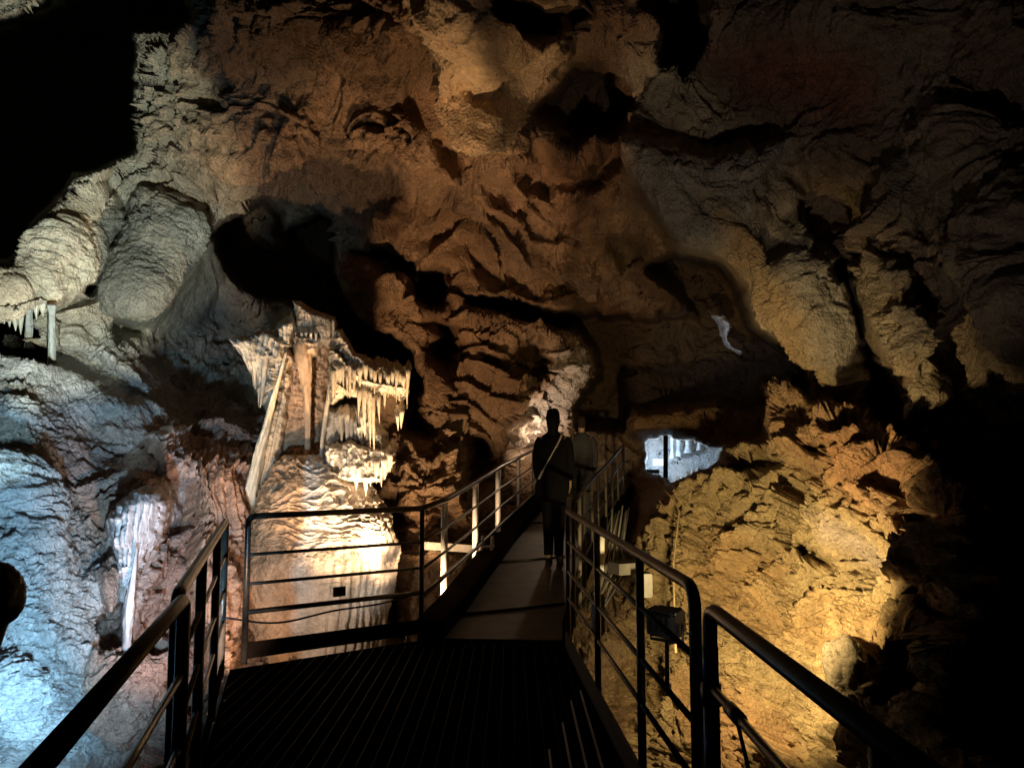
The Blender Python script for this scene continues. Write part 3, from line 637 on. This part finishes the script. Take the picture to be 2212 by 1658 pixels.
# deck
deck = empty('walkway_deck', (-.6, 4, 0)); tag(deck, 'dark slotted metal deck of the walkway in the foreground', 'walkway')
outline = [(-.50, .2), (.70, .2), (.68, 2.6), (.50, 6.15), (.46, 6.55), (-.79, 6.62), (-2.10, 5.75)]
bm = bmesh.new(); vs = [bm.verts.new((x, y, -.02)) for x, y in outline]; f = bm.faces.new(vs)
e = bmesh.ops.extrude_face_region(bm, geom=[f]); bmesh.ops.translate(bm, verts=[v for v in e['geom'] if isinstance(v, bmesh.types.BMVert)], vec=(0, 0, -.05))
bm_obj('deck_plate', bm, M_DECK, deck, False)
bm = bmesh.new()                                        # raised anti-slip ribs along the deck
for i in range(36):
    x = -2.2+i*.082; y0 = .3; y1 = 6.5
    if x < -.5: y0 = max(.3, 1.18+(-.75-x)/.30+.12)
    y1 = min(6.5, 5.75+(x+2.10)*.66)-.06
    if x > .40: y1 = 6.0-(x-.4)*9
    if y1-y0 > .3 and x < .62:
        box(bm, (x, (y0+y1)/2, -.016), (.005, y1-y0, .006))
bm_obj('anti_slip_ribs', bm, plain_mat('rib_steel', (.014, .012, .009), .6, 0, 0, .9, 2, .05), deck, False)
bm = bmesh.new()                                        # light edge strips by the right toe board
for x, a, b in ((.30, 3.1, 4.6), (.38, 3.3, 5.0), (.46, 3.7, 5.2), (.20, 3.0, 4.2)): box(bm, (x, (a+b)/2, -.006), (.010, b-a, .018))
bm_obj('edge_strip', bm, M_GALV, deck, False)
for y in (.8, 2.2, 3.6, 5.0):
    bm = bmesh.new(); box(bm, (-.05-.15*y*.6, y, -.16), (1.35+.15*y, .08, .16)); bm_obj('cross_beam', bm, M_RAIL, deck, False)
# ramp
RL = [(-.79, 6.62, 0), (-.67, 7.3, .05), (-.45, 8.6, .20), (-.18, 10.1, .38), (.12, 11.7, .55), (.41, 13.3, .68), (.75, 15.0, .80)]
RR = [(.46, 6.55, 0), (.56, 7.3, .05), (.80, 8.6, .20), (1.12, 10.1, .38), (1.50, 11.7, .55), (1.96, 13.3, .68), (2.4, 15.0, .80)]
ramp = empty('walkway_ramp', (0, 6.6, 0)); tag(ramp, 'rising brown sheet metal ramp of the walkway under the person in dark clothes', 'ramp')
bm = bmesh.new(); rows = []
for a, b in zip(RL, RR): rows.append([bm.verts.new(a), bm.verts.new(b), bm.verts.new((b[0], b[1], b[2]-.05)), bm.verts.new((a[0], a[1], a[2]-.05))])
for A, B in zip(rows, rows[1:]):
    for k in range(4): bm.faces.new((A[k], A[(k+1) % 4], B[(k+1) % 4], B[k]))
bm.faces.new(rows[0]); bm.faces.new(rows[-1][::-1]); bm_obj('ramp_plate', bm, M_RAMP, ramp, False)
for s in np.linspace(.9, 5.2, 4):  # slanted dark tubes standing in for the rail's shadow stripes
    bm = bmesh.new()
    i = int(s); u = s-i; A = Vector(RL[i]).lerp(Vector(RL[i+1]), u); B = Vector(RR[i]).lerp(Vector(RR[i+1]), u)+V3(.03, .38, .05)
    tube(bm, [A+V3(.08, 0, .008), B+V3(-.06, 0, .0)], .016, 6); bm_obj('rail_shadow_stripe', bm, M_RAIL, ramp)
bm = bmesh.new()
for L_, wd in ((RL, .24), (RR, .06)):
    for a, b in zip(L_, L_[1:]):
        a, b = Vector(a), Vector(b); d = (b-a); rot = d.to_track_quat('Y', 'Z').to_matrix()
        box(bm, (a+b)/2+V3(wd/2-.03, 0, .03), (wd, d.length*1.01, .26), rot)
bm_obj('stringer', bm, M_TOE, ramp, False)
def slab(bm, a, b, h, t=.012, z0=0):
    a, b = Vector(a), Vector(b); d = b-a; rot = d.to_track_quat('Y', 'Z').to_matrix(); box(bm, (a+b)/2+V3(0, 0, z0+h/2), (t, d.length, h), rot)

def railing(label, top, posts, bars, toe=None, r=.024, rp=.021, rb=.012, post_mat=None, corner=None, grp=None, post_drop=0.0, bracket=None):
    """top: list of world points of the handrail; posts: points on it; bars: drops below it"""
    top = [Vector(p) for p in top]; root = empty('railing', (top[0].x, top[0].y, top[0].z-1.1)); tag(root, label, 'railing', grp)
    pipe_obj('handrail', top, r, M_RAIL, root, 14)
    for p in posts:
        p = Vector(p); pipe_obj('post', [p, p-V3(0, 0, 1.1+post_drop)], rp, post_mat or M_RAIL, root)
    for d in bars:
        pts = [p-V3(0, 0, d) for p in (corner or top)]; pipe_obj('bar', pts, rb, M_RAIL, root, 8)
    if toe:
        bm = bmesh.new()
        for a, b in zip(toe, toe[1:]): slab(bm, a, b, .12, .014, .0)
        bm_obj('toe_board', bm, M_TOE, root, False)
    return root
H = 1.1
G1 = lambda x, y: G(x, y, H)
# right rail, far panel: from the far post towards the viewer, ends in a rounded corner
a = G1(1226, 1104); b = G1(1500, 1268); c = b.copy(); 
def along(a, b, Y): t = (Y-a.y)/(b.y-a.y); return a.lerp(b, t)
RA = railing('dark railing panel at the right, between the ramp and the rounded corner post', arc(a, b, b-V3(0, 0, 1.15), .09), [a, along(a, b, 4.9), along(a, b, 3.7)], [], None)
for d in (.25, .49, .70): pipe_obj('bar', [a-V3(0, 0, d), b-V3(0, 0, d)], .013, M_RAIL, RA, 8)
bm = bmesh.new(); slab(bm, a-V3(.02, 0, H), b-V3(.02, 0, H), .13, .014); bm_obj('toe_board', bm, plain_mat('worn_toe_board', (.06,.056,.047), .5, .2), RA, False)
# right rail, near panel; blue light on the corner post put into its colour
a2 = G1(1532, 1312); b2 = V3(.655, .35, H)
top = arc(a2-V3(0, 0, 1.15), a2, b2, .08)
RB = railing('nearest dark railing panel at the right, with the blue lit corner post', top, [along(a2, b2, 1.36)], [], None)
pipe_obj('blue_lit_post', [a2-V3(0, 0, .12), a2-V3(0, 0, .235)], .0262, M_BLUE, RB); pipe_obj('blue_lit_post', [a2-V3(0, 0, .30), a2-V3(0, 0, .62)], .0262, M_BLUE, RB)
for d in (.245, .49, .72): pipe_obj('bar', [a2-V3(0, 0, d), b2-V3(0, 0, d)], .014, M_RAIL, RB, 8)
pipe_obj('clamp', [a2-V3(0, 0, .235), a2-V3(0, 0, .30)], .033, M_RAIL, RB)
pipe_obj('clamp', [along(a2, b2, 2.26)-V3(0, 0, .245), along(a2, b2, 2.16)-V3(0, 0, .245)], .021, M_RAIL, RB)
o = pipe_obj('cable', [along(a2, b2, 2.2)-V3(0, 0, .25), along(a2, b2, 2.12)-V3(.0, 0, .33), along(a2, b2, 2.0)-V3(0, 0, .47), along(a2, b2, 1.92)-V3(0, 0, .8)], .006, M_RUBBER, None); tag(o, 'black cable drooping from the middle bar beside the blue lit post', 'cable')
# left rails
c0 = V3(LZ(5.4)-.02, 5.4, H); c1_ = G1(384, 1284)
top = arc(c0, c1_, c1_-V3(0, 0, 1.2), .07)
RC = railing('dark railing panel at the left, from the black corner post to the bright curtain edge', top, [c0, along(c0, c1_, 4.6), along(c0, c1_, 3.6)], [], None, rp=.024)
for d in (.25, .49, .70): pipe_obj('bar', [c0-V3(0, 0, d), c1_-V3(0, 0, d)], .013, M_RAIL, RC, 8)
bm = bmesh.new(); slab(bm, c0-V3(0, 0, H), c1_-V3(0, 0, H), .12, .014); bm_obj('toe_board', bm, M_TOE, RC, False)
d0 = c1_+(V3(c1_.x, c1_.y, 0)-V3(c0.x, c0.y, 0)).normalized()*.10; d0.z = H; d1 = V3(-.50, .35, H)
d0b = G1(398, 1292)
top = arc(d0b-V3(0, 0, 1.2), d0b, G1(60, 1682), .06)
RD = railing('nearest dark railing panel at the left, running out of the bottom of the picture', top, [], [], None, rp=.03, r=.023)
for d in (.25, .49, .72): pipe_obj('bar', [d0b-V3(0, 0, d), G1(60, 1682)-V3(0, 0, d)], .012, M_RAIL, RD, 8)
# middle rail across the end of the deck
m0 = G1(537, 1112); m0.y = m0.y; m1 = G(912, 1098, H); m0 = P(537, 1112, 5.83); m0.z = H; m1 = P(912, 1097, 6.62); m1.z = H
top = arc(m0-V3(0, 0, H), m0, m1, .06)
RM = railing('dark railing panel straight ahead, in front of the domed stalagmite', top, [m1], [], None, r=.024, rp=.022)
for d in (.29, .51, .72): pipe_obj('bar', [m0-V3(0, 0, d), m1-V3(0, 0, d)], .013 if d < .7 else .02, M_RAIL, RM, 8)
bm = bmesh.new(); slab(bm, m0-V3(0, 0, H-.035), m1-V3(0, 0, H-.035), .12, .014); bm_obj('toe_board', bm, M_TOE, RM, False)
pp = [m0.lerp(m1, t)-V3(0, -.03, .79+.035*math.sin(t*9)*(1-t)+.05*math.sin(math.pi*t)-.07*t) for t in np.linspace(-.12, 1, 24)]
o = pipe_obj('cable', pp, .008, M_RUBBER, None); tag(o, 'thin black cable sagging under the lowest bar in front of the stalagmite', 'cable')
# sign plate hung on the middle rail
bm = bmesh.new(); q = P(733, 1277, 6.05); rot = (m1-m0).to_track_quat('X', 'Z').to_matrix(); box(bm, q, (.10, .012, .075), rot); bmesh.ops.bevel(bm, geom=bm.edges[:], offset=.004, segments=2)
sg = bm_obj('small_plate', bm, M_BLACK, None, False); tag(sg, 'small black rectangular plate above the lowest bar in front of the stalagmite', 'plate')
# ramp rails
LT = [Vector(p)+V3(.0, 0, H) for p in RL]; RT = [Vector(p)+V3(0, 0, H) for p in RR]
LT[0] = m1.copy()
lp = [P(967, 1077, 7.86), P(1033, 1038, 8.9), P(1081, 1008, 10.1), P(1124, 986, 11.7), P(1156, 969, 13.3)]
LTp = [m1]+[p.copy() for p in lp]+[P(1180, 955, 15)]
RE = railing('rising railing on the left side of the ramp with pale galvanised posts', LTp, [], [], None, r=.026)
for p in lp: pipe_obj('post', [p+V3(-.03, -.01, -.02), p-V3(.03, .01, 1.15)], .036 if p.y < 11 else .03, M_GALV, RE)
for d in (.28, .52, .76):
    pipe_obj('bar', [p-V3(0, .03, d) for p in LTp], .014 if d < .7 else .022, M_RAIL, RE, 8)
RTp = [P(1238, 1086, 6.9), P(1262, 1056, 8.6), P(1292, 1022, 10.3), P(1322, 990, 11.9), P(1345, 962, 13.3)]
RF = railing('rising dark railing on the right side of the ramp beyond the people', RTp, [], [], None, r=.022)
for a_, b_ in zip(RTp, RTp[1:]):
    for t in (.0, .5): p = a_.lerp(b_, t); pipe_obj('post', [p, p-V3(0, 0, 1.1)], .02, plain_mat('worn_post', (.16,.14,.11), .5) if t else M_RAIL, RF)
pipe_obj('post', [RTp[-1], RTp[-1]-V3(0, 0, 1.1)], .035, M_RAIL, RF)
for d in (.28, .52, .76): pipe_obj('bar', [p-V3(0, 0, d) for p in RTp], .013, M_RAIL, RF, 8)

# beams and services beside the ramp
bm = bmesh.new(); a, b = P(918, 1178, 8.6), P(1040, 1186, 9.2); rot = (b-a).to_track_quat('X', 'Z').to_matrix(); box(bm, (a+b)/2, ((b-a).length, .06, .085), rot); bmesh.ops.bevel(bm, geom=bm.edges[:], offset=.006, segments=1)
o = bm_obj('support_beam', bm, plain_mat('old_beam', (.2, .19, .16), .6), None, False); tag(o, 'pale horizontal support beam behind the rising railing, left of the ramp', 'beam')
bm = bmesh.new()
for x in (1043, 1064): a, b = P(x, 1158, 9.1), P(x-6, 1232, 9.1); tube(bm, [a, b], .02, 8)
tube(bm, [P(1040, 1180, 9.1), P(1068, 1180, 9.1)], .015, 8)
o = bm_obj('bracket', bm, M_GALV, None); tag(o, 'pale steel bracket at the end of the support beam beside the ramp', 'bracket')
# cable bundle, pipes and boxes right of the ramp
bw = plain_mat('white_conduit', (.6, .58, .52), .45)
o = pipe_obj('conduit_pipe', [P(1299, 1158, 7.4), P(1297, 1235, 7.4)], .035, bw, None, 16); tag(o, 'bright white vertical pipe behind the right railing', 'pipe')
rc = random.Random(8)
for i in range(9):
    x0 = 1306+i*5+rc.uniform(-3, 3); pts = [P(x0+10+rc.uniform(-4, 8), 1110-rc.uniform(0, 20), 7.8), P(x0+6, 1150, 7.7), P(x0, 1190, 7.6), P(x0-8+rc.uniform(-6, 6), 1235, 7.4), P(x0-22+rc.uniform(-8, 8), 1275, 7.2), P(x0-45, 1300+rc.uniform(0, 40), 7.0)]
    sm = [Vector(p) for p in pts]; o = pipe_obj('cable', sm, .011, plain_mat('grey_cable', (.09, .085, .07), .5) if i % 2 else M_RUBBER, None, 6)
    tag(o, 'grey cable in the bundle hanging behind the right railing' if i % 2 else 'black cable in the bundle hanging behind the right railing', 'cable', 'cables bundled behind the right railing')
def boxy(name, c, s, mat, label, cat, rz=0, bev=.01):
    bm = bmesh.new(); box(bm, c, s, Matrix.Rotation(rz, 3, 'Z')); bmesh.ops.bevel(bm, geom=bm.edges[:], offset=bev, segments=2); o = bm_obj(name, bm, mat, None, False); return tag(o, label, cat)
boxy('junction_box', P(1392, 1262, 6.6), (.10, .12, .20), plain_mat('cream_enclosure', (.045, .042, .034), .5), 'cream box behind the right railing above the black floodlight', 'box', .2)
boxy('junction_box', P(1350, 1225, 6.9), (.24, .2, .10), plain_mat('pale_enclosure', (.05, .048, .042), .5), 'low pale box among the cables behind the right railing', 'box', .4)
boxy('cable_cover', P(1292, 1325, 5.2), (.09, .03, .26), plain_mat('grey_cover', (.25, .23, .19), .5), 'grey plate fixed to the inner side of the right railing', 'plate', .5)
# thin cord on the yellow wall
o = pipe_obj('cord', [P(1418, 1040, 9.0), P(1452, 1075, 8.6), P(1468, 1105, 8.3), P(1460, 1170, 8.0), P(1455, 1220, 7.7), P(1457, 1330, 7.2), P(1460, 1410, 6.9)], .010, plain_mat('pale_cord', (.42, .32, .16), .6), None, 6); tag(o, 'thin pale cord hanging down the dim left side of the yellow wall', 'cord')
# floodlights: housing, lens and bracket
def floodlight(label, loc, aim, s, lens=None, base_drop=.25):
    loc = Vector(loc); root = empty('floodlight', loc-V3(0, 0, base_drop)); tag(root, label, 'floodlight')
    q = (Vector(aim)-loc).to_track_quat('Y', 'Z').to_matrix()
    bm = bmesh.new(); box(bm, loc-q@V3(0, s*.42, 0), (s, s*.7, s*.8), q); bmesh.ops.bevel(bm, geom=bm.edges[:], offset=s*.10, segments=2)
    for k in range(5): box(bm, loc-q@V3((k-2)*s*.18, s*.86, 0), (s*.04, s*.2, s*.6), q)
    bm_obj('housing', bm, M_BLACK, root, False)
    bm = bmesh.new(); box(bm, loc-q@V3(0, s*.05, 0), (s*.82, s*.02, s*.62), q); bm_obj('lens', bm, lens or M_BLACK, root, False)
    pipe_obj('bracket', [loc-q@V3(s*.56, s*.42, 0), loc-q@V3(s*.56, s*.42, s*.6), loc-q@V3(-s*.56, s*.42, s*.6), loc-q@V3(-s*.56, s*.42, 0)], s*.05, M_BLACK, root, 6)
    pipe_obj('stand', [loc-q@V3(0, s*.42, s*.6), loc-q@V3(0, s*.42, 0)-V3(0, 0, base_drop+s)], s*.07, M_BLACK, root, 8); return root
floodlight('black floodlight silhouetted behind the bars of the right railing', P(1452, 1335, 4.9), P(1750, 1180, 7), .20)
# rounded black lamp at the left edge
rock('black_lamp', -18, 1288, 3.5, 64, 72, .13, (.012, .012, .012), 'black rounded lamp head cut off by the left edge of the picture', 'lamp', seed=2, mat=M_BLACK, lumps=.08)
o = pipe_obj('lamp_stand', [P(-12, 1340, 3.5), P(-16, 1400, 3.5), P(-40, 2000, 3.5)], [.06, .03, .03], M_BLACK, None, 12); o.parent = bpy.data.objects['black_lamp']

# ------------------------------------------------------------------ people
def skin_person(root, joints, edges, name, mat, sub=2):
    """joints: {name: ((x, y, z), rx, ry)}; one continuous skinned surface rooted at the pelvis"""
    names = list(joints); me = bpy.data.meshes.new(name)
    me.from_pydata([joints[n][0] for n in names], [(names.index(a), names.index(b)) for a, b in edges], [])
    o = bpy.data.objects.new(name, me); SC.collection.objects.link(o)
    m = o.modifiers.new('skin', 'SKIN'); m.use_smooth_shade = True
    for i, n in enumerate(names):
        sv = me.skin_vertices[0].data[i]; sv.radius = joints[n][1:3]; sv.use_root = (n == names[0])
    s = o.modifiers.new('sub', 'SUBSURF'); s.levels = sub; s.render_levels = sub
    me.materials.append(mat); o.parent = root; return o
def person(loc, rz, scale, label, coat_col, leg_col, hair_col, skin_col, coat_len=.95, strap=None, arm='down', hair='long'):
    root = empty('person', loc); root.rotation_euler.z = rz; root.scale = (scale*.84, scale*.9, scale); tag(root, label, 'person')
    ms = plain_mat('skin', skin_col, .5, var=.08); mc = plain_mat('coat', coat_col, .95, 0, .3, .2, 40, .1); ml = plain_mat('trousers', leg_col, .95, 0, .3, .2, 40, .1); mh = plain_mat('hair', hair_col, .7, 0, .5, .3, 60, .15); mb = plain_mat('shoes', (.03, .03, .03), .5)
    J = {'pelvis': ((0, 0, .98), .15, .11), 'waist': ((0, 0, 1.12), .135, .10), 'chest': ((0, .01, 1.33), .165, .11), 'neckb': ((0, 0, 1.47), .075, .07), 'neck': ((0, 0, 1.54), .052, .052),
         'head': ((0, -.015, 1.63), .074, .085), 'crown': ((0, 0, 1.71), .066, .075)}
    E = [('pelvis', 'waist'), ('waist', 'chest'), ('chest', 'neckb'), ('neckb', 'neck'), ('neck', 'head'), ('head', 'crown')]
    for s, t in ((-1, 'l'), (1, 'r')):
        J['sh'+t] = ((s*.185, 0, 1.42), .058, .058); J['el'+t] = ((s*.235, .02, 1.14), .042, .042)
        J['wr'+t] = ((s*.22, -.10, .93), .028, .03) if arm == 'down' else ((s*.10, -.22, 1.15), .028, .03)
        w = Vector(J['wr'+t][0]); dn = (w-Vector(J['el'+t][0])).normalized()
        J['pa'+t] = (tuple(w+dn*.07), .018, .036)
        E += [('chest', 'sh'+t), ('sh'+t, 'el'+t), ('el'+t, 'wr'+t), ('wr'+t, 'pa'+t)]
        for f in range(4):
            o_ = (f-1.5)*.018; b0 = w+dn*.10+V3(0, o_, 0); L_ = (.06, .072, .068, .052)[f]
            J[f'f{f}a'+t] = (tuple(b0), .009, .009); J[f'f{f}b'+t] = (tuple(b0+dn*L_*.6+V3(-s*.012, 0, 0)), .008, .008); J[f'f{f}c'+t] = (tuple(b0+dn*L_+V3(-s*.03, 0, 0)), .006, .006)
            E += [('pa'+t, f'f{f}a'+t), (f'f{f}a'+t, f'f{f}b'+t), (f'f{f}b'+t, f'f{f}c'+t)]
        tb = w+dn*.04+V3(0, -.03, 0); J['t1'+t] = (tuple(tb), .011, .011); J['t2'+t] = (tuple(tb+dn*.035+V3(-s*.01, -.02, 0)), .008, .008); E += [('wr'+t, 't1'+t), ('t1'+t, 't2'+t)]
        J['hip'+t] = ((s*.085, 0, .90), .095, .10); J['kn'+t] = ((s*.075, -.02 if s > 0 else .03, .50), .062, .065); J['an'+t] = ((s*.07, .03, .10), .042, .045); J['fo'+t] = ((s*.075, -.03, .045), .042, .035); J['toe'+t] = ((s*.085, -.15, .035), .036, .026)
        E += [('pelvis', 'hip'+t), ('hip'+t, 'kn'+t), ('kn'+t, 'an'+t), ('an'+t, 'fo'+t), ('fo'+t, 'toe'+t)]
    skin_person(root, J, E, 'body', ms)
    def loft(name, secs, mat, n=28, cap=True):
        bm = bmesh.new(); rings = []
        for (x, y, z, rx, ry) in secs:
            rings.append([bm.verts.new((x+rx*math.cos(2*math.pi*k/n)*(1+.05*math.sin(5*k+z*9)), y+ry*math.sin(2*math.pi*k/n)*(1+.05*math.sin(4*k+z*7)), z)) for k in range(n)])
        for A, B in zip(rings, rings[1:]):
            for k in range(n): bm.faces.new((A[k], A[(k+1) % n], B[(k+1) % n], B[k]))
        if cap: bm.faces.new(rings[0]); bm.faces.new(rings[-1][::-1])
        me = bpy.data.meshes.new(name); bmesh.ops.recalc_face_normals(bm, faces=bm.faces); bm.to_mesh(me); bm.free(); o = link(name, me, mat); s = o.modifiers.new('sub', 'SUBSURF'); s.levels = s.render_levels = 1; o.parent = root; return o
    # coat: shoulders to hem, sleeves
    hem = coat_len
    loft('coat', [(0, 0, 1.53, .058, .058), (0, 0, 1.50, .085, .075), (0, 0, 1.46, .18, .105), (0, .01, 1.36, .225, .135), (0, .01, 1.2, .205, .14), (0, .01, 1.08, .20, .14), (0, .02, .95, .225, .165), (.02, .03, (hem+.9)/2, .235, .175), (.03, .03, hem-.15, .235, .18)], mc)
    for s, t in ((-1, 'l'), (1, 'r')):
        pts = [J['sh'+t][0], J['el'+t][0], J['wr'+t][0]]
        bm = bmesh.new(); P0 = [Vector(p) for p in pts]; tube(bm, [P0[0]+V3(-s*.04, 0, .02), P0[0]+V3(s*.02, 0, -.05), P0[1], P0[2]], [.075, .078, .066, .052], 14)
        me = bpy.data.meshes.new('sleeve'); bmesh.ops.recalc_face_normals(bm, faces=bm.faces); bm.to_mesh(me); bm.free(); o = link('sleeve', me, mc); o.parent = root; sm = o.modifiers.new('sub', 'SUBSURF'); sm.levels = sm.render_levels = 2
        bm = bmesh.new(); pp = [Vector(J['hip'+t][0])+V3(0, 0, .05), Vector(J['kn'+t][0]), Vector(J['an'+t][0])+V3(0, 0, .0)]; tube(bm, [pp[0], pp[0].lerp(pp[1], .5), pp[1], pp[1].lerp(pp[2], .5), pp[2]], [.115, .098, .082, .07, .062], 14)
        me = bpy.data.meshes.new('trouser_leg'); bmesh.ops.recalc_face_normals(bm, faces=bm.faces); bm.to_mesh(me); bm.free(); o = link('trouser_leg', me, ml); o.parent = root
        bm = bmesh.new(); bmesh.ops.create_uvsphere(bm, u_segments=16, v_segments=10, radius=1)
        for v in bm.verts: v.co = Vector((v.co.x*.05, v.co.y*.14, max(v.co.z, -.6)*.055))+Vector(J['fo'+t][0])+V3(0, -.05, .0)
        me = bpy.data.meshes.new('shoe'); bm.to_mesh(me); bm.free(); o = link('shoe', me, mb); o.parent = root
    # hair and face
    if hair == 'long': loft('hair', [(0, 0, 1.785, .03, .03), (0, .005, 1.778, .062, .07), (0, .01, 1.75, .084, .10), (0, .015, 1.70, .094, .112), (0, .025, 1.64, .094, .11), (0, .035, 1.585, .082, .09), (.0, .05, 1.54, .072, .065), (.0, .065, 1.49, .070, .045), (.0, .075, 1.45, .05, .03)], mh)
    else: loft('hair', [(0, 0, 1.77, .02, .02), (0, .005, 1.76, .055, .065), (0, .012, 1.73, .078, .088), (0, .02, 1.67, .082, .09), (0, .035, 1.61, .07, .07), (0, .04, 1.58, .04, .04)], mh)
    bm = bmesh.new(); tube(bm, [(0, -.095, 1.665), (0, -.112, 1.63), (0, -.105, 1.615)], [.008, .014, .008], 8); me = bpy.data.meshes.new('nose'); bm.to_mesh(me); bm.free(); o = link('nose', me, ms); o.parent = root
    for s in (-1, 1):
        bm = bmesh.new(); bmesh.ops.create_uvsphere(bm, u_segments=10, v_segments=8, radius=.011); bmesh.ops.translate(bm, verts=bm.verts, vec=(s*.03, -.088, 1.665)); me = bpy.data.meshes.new('eye'); bm.to_mesh(me); bm.free(); o = link('eye', me, bw); o.parent = root
    bm = bmesh.new(); tube(bm, [(-.025, -.092, 1.585), (0, -.1, 1.583), (.025, -.092, 1.585)], .006, 6); me = bpy.data.meshes.new('mouth'); bm.to_mesh(me); bm.free(); o = link('mouth', me, plain_mat('lips', (.35, .14, .11), .5)); o.parent = root
    if strap:
        bm = bmesh.new(); pts = [(-.13, .02, 1.50), (-.12, .11, 1.46), (-.05, .165, 1.33), (.05, .172, 1.18), (.13, .165, 1.06), (.19, .12, .97)]
        for a, b in zip(pts, pts[1:]):
            a, b = Vector(a), Vector(b); rot = (b-a).to_track_quat('Y', 'Z').to_matrix(); box(bm, (a+b)/2, (.035, (b-a).length*1.03, .012), rot)
        me = bpy.data.meshes.new('bag_strap'); bmesh.ops.recalc_face_normals(bm, faces=bm.faces); bm.to_mesh(me); bm.free(); o = link('bag_strap', me, plain_mat('strap', strap, .7), smooth=False); o.parent = root
    return root
pz = lambda Y: float(np.interp(Y, [p[1] for p in RL], [p[2] for p in RL]))
person((.50, 9.1, pz(9.1)), math.pi-.15, 1.04, 'person in dark coat seen from behind on the ramp, pale bag strap across the back', (.006, .0055, .006), (.006, .005, .006), (.005, .004, .004), (.35, .22, .16), .84, (.55, .50, .42))
person((.98, 10.6, pz(10.6)), math.pi, .94, 'person in light grey clothes half hidden behind the one in dark coat', (.05, .048, .055), (.04, .04, .045), (.03, .02, .015), (.38, .25, .18), 1.0, None, 'down', 'short')

# ------------------------------------------------------------------ the cave floor below and behind the walkway
xs = np.linspace(-14, 14, 240); ysf = np.linspace(-8, 26, 280); X, Y = np.meshgrid(xs, ysf)
p = np.stack([X.ravel(), Y.ravel(), 0*X.ravel()], 1); z = -3.4+.5*fbm(p*.35, 4, 61)+.12*ridged(p*1.6, 3, 62)
V = np.stack([X.ravel(), Y.ravel(), z], 1); idx = np.arange(X.size).reshape(X.shape); F = np.stack([idx[:-1, :-1], idx[:-1, 1:], idx[1:, 1:], idx[1:, :-1]], -1).reshape(-1, 4)
tag(mesh_np('cave_floor', V, F, np.tile([[.22, .15, .10]], (len(V), 1)), M_ROCK), kind='structure')

# ------------------------------------------------------------------ far chamber seen through the window: platform, white formations
fp = empty('viewing_platform', P(1400, 1055, 16.2)); tag(fp, 'small far platform with dark post and two pale boards by the blue lit chamber', 'platform')
pipe_obj('post', [P(1438, 940, 16.0), P(1438, 1062, 16.0)], .05, M_RAIL, fp, 8)
pipe_obj('bar', [P(1360, 1051, 16.1), P(1440, 1049, 16.0)], .02, M_GALV, fp, 6)
for y in (1018, 1036):
    bm = bmesh.new(); a, b = P(1366, y, 16.1), P(1424, y, 16.1); box(bm, (a+b)/2, ((b-a).length, .05, .09)); bm_obj('board', bm, plain_mat('pale_board', (.45,.42,.34), .6), fp, False)
bm = bmesh.new(); box(bm, P(1423, 998, 17.0), (.26, .04, .16)); o = bm_obj('panel', bm, glow_mat('lit_panel', (.8, .92, 1.0), 1.2), None, False); tag(o, 'small bright white lit panel beside the far dark post', 'panel')
for i, (x, y0, y1, r, l) in enumerate(((1452, 944, 990, 5, 'slim white column just right of the far dark post'), (1466, 944, 985, 6, 'thicker grey white column in the far blue chamber'), (1487, 944, 978, 8, 'broad dim column in the middle of the far blue chamber'), (1510, 946, 972, 5, 'short curved white column at the right end of the far blue chamber'))):
    o = px_body('calcite_column', [(x, y0, r), (x, (y0+y1)/2, r*.7), (x, y1, r*1.2)], (.62,.66,.70), 17.9, 1, None, .25, 170+i, n=16, m=24); tag(o, l, 'column')
o = patch('flowstone', [(1528,680),(1560,678),(1580,700),(1572,730),(1590,750),(1612,762),(1600,770),(1570,752),(1556,728),(1545,700)], 16.4, 16.9, 14, {'lump': .5}, (.75,.75,.78), M_WET, step=2); tag(o, 'small blue white flowstone streak high in the dark passage on the right', 'flowstone')
# housings of the lamps that light the dome and the column
floodlight('black floodlight on the rock at the right foot of the domed stalagmite', P(878, 1345, 8.35), P(735, 1110, 9.0), .11)
floodlight('black floodlight below the left corner post of the deck', P(494, 1466, 6.1), P(690, 900, 9.7), .13)
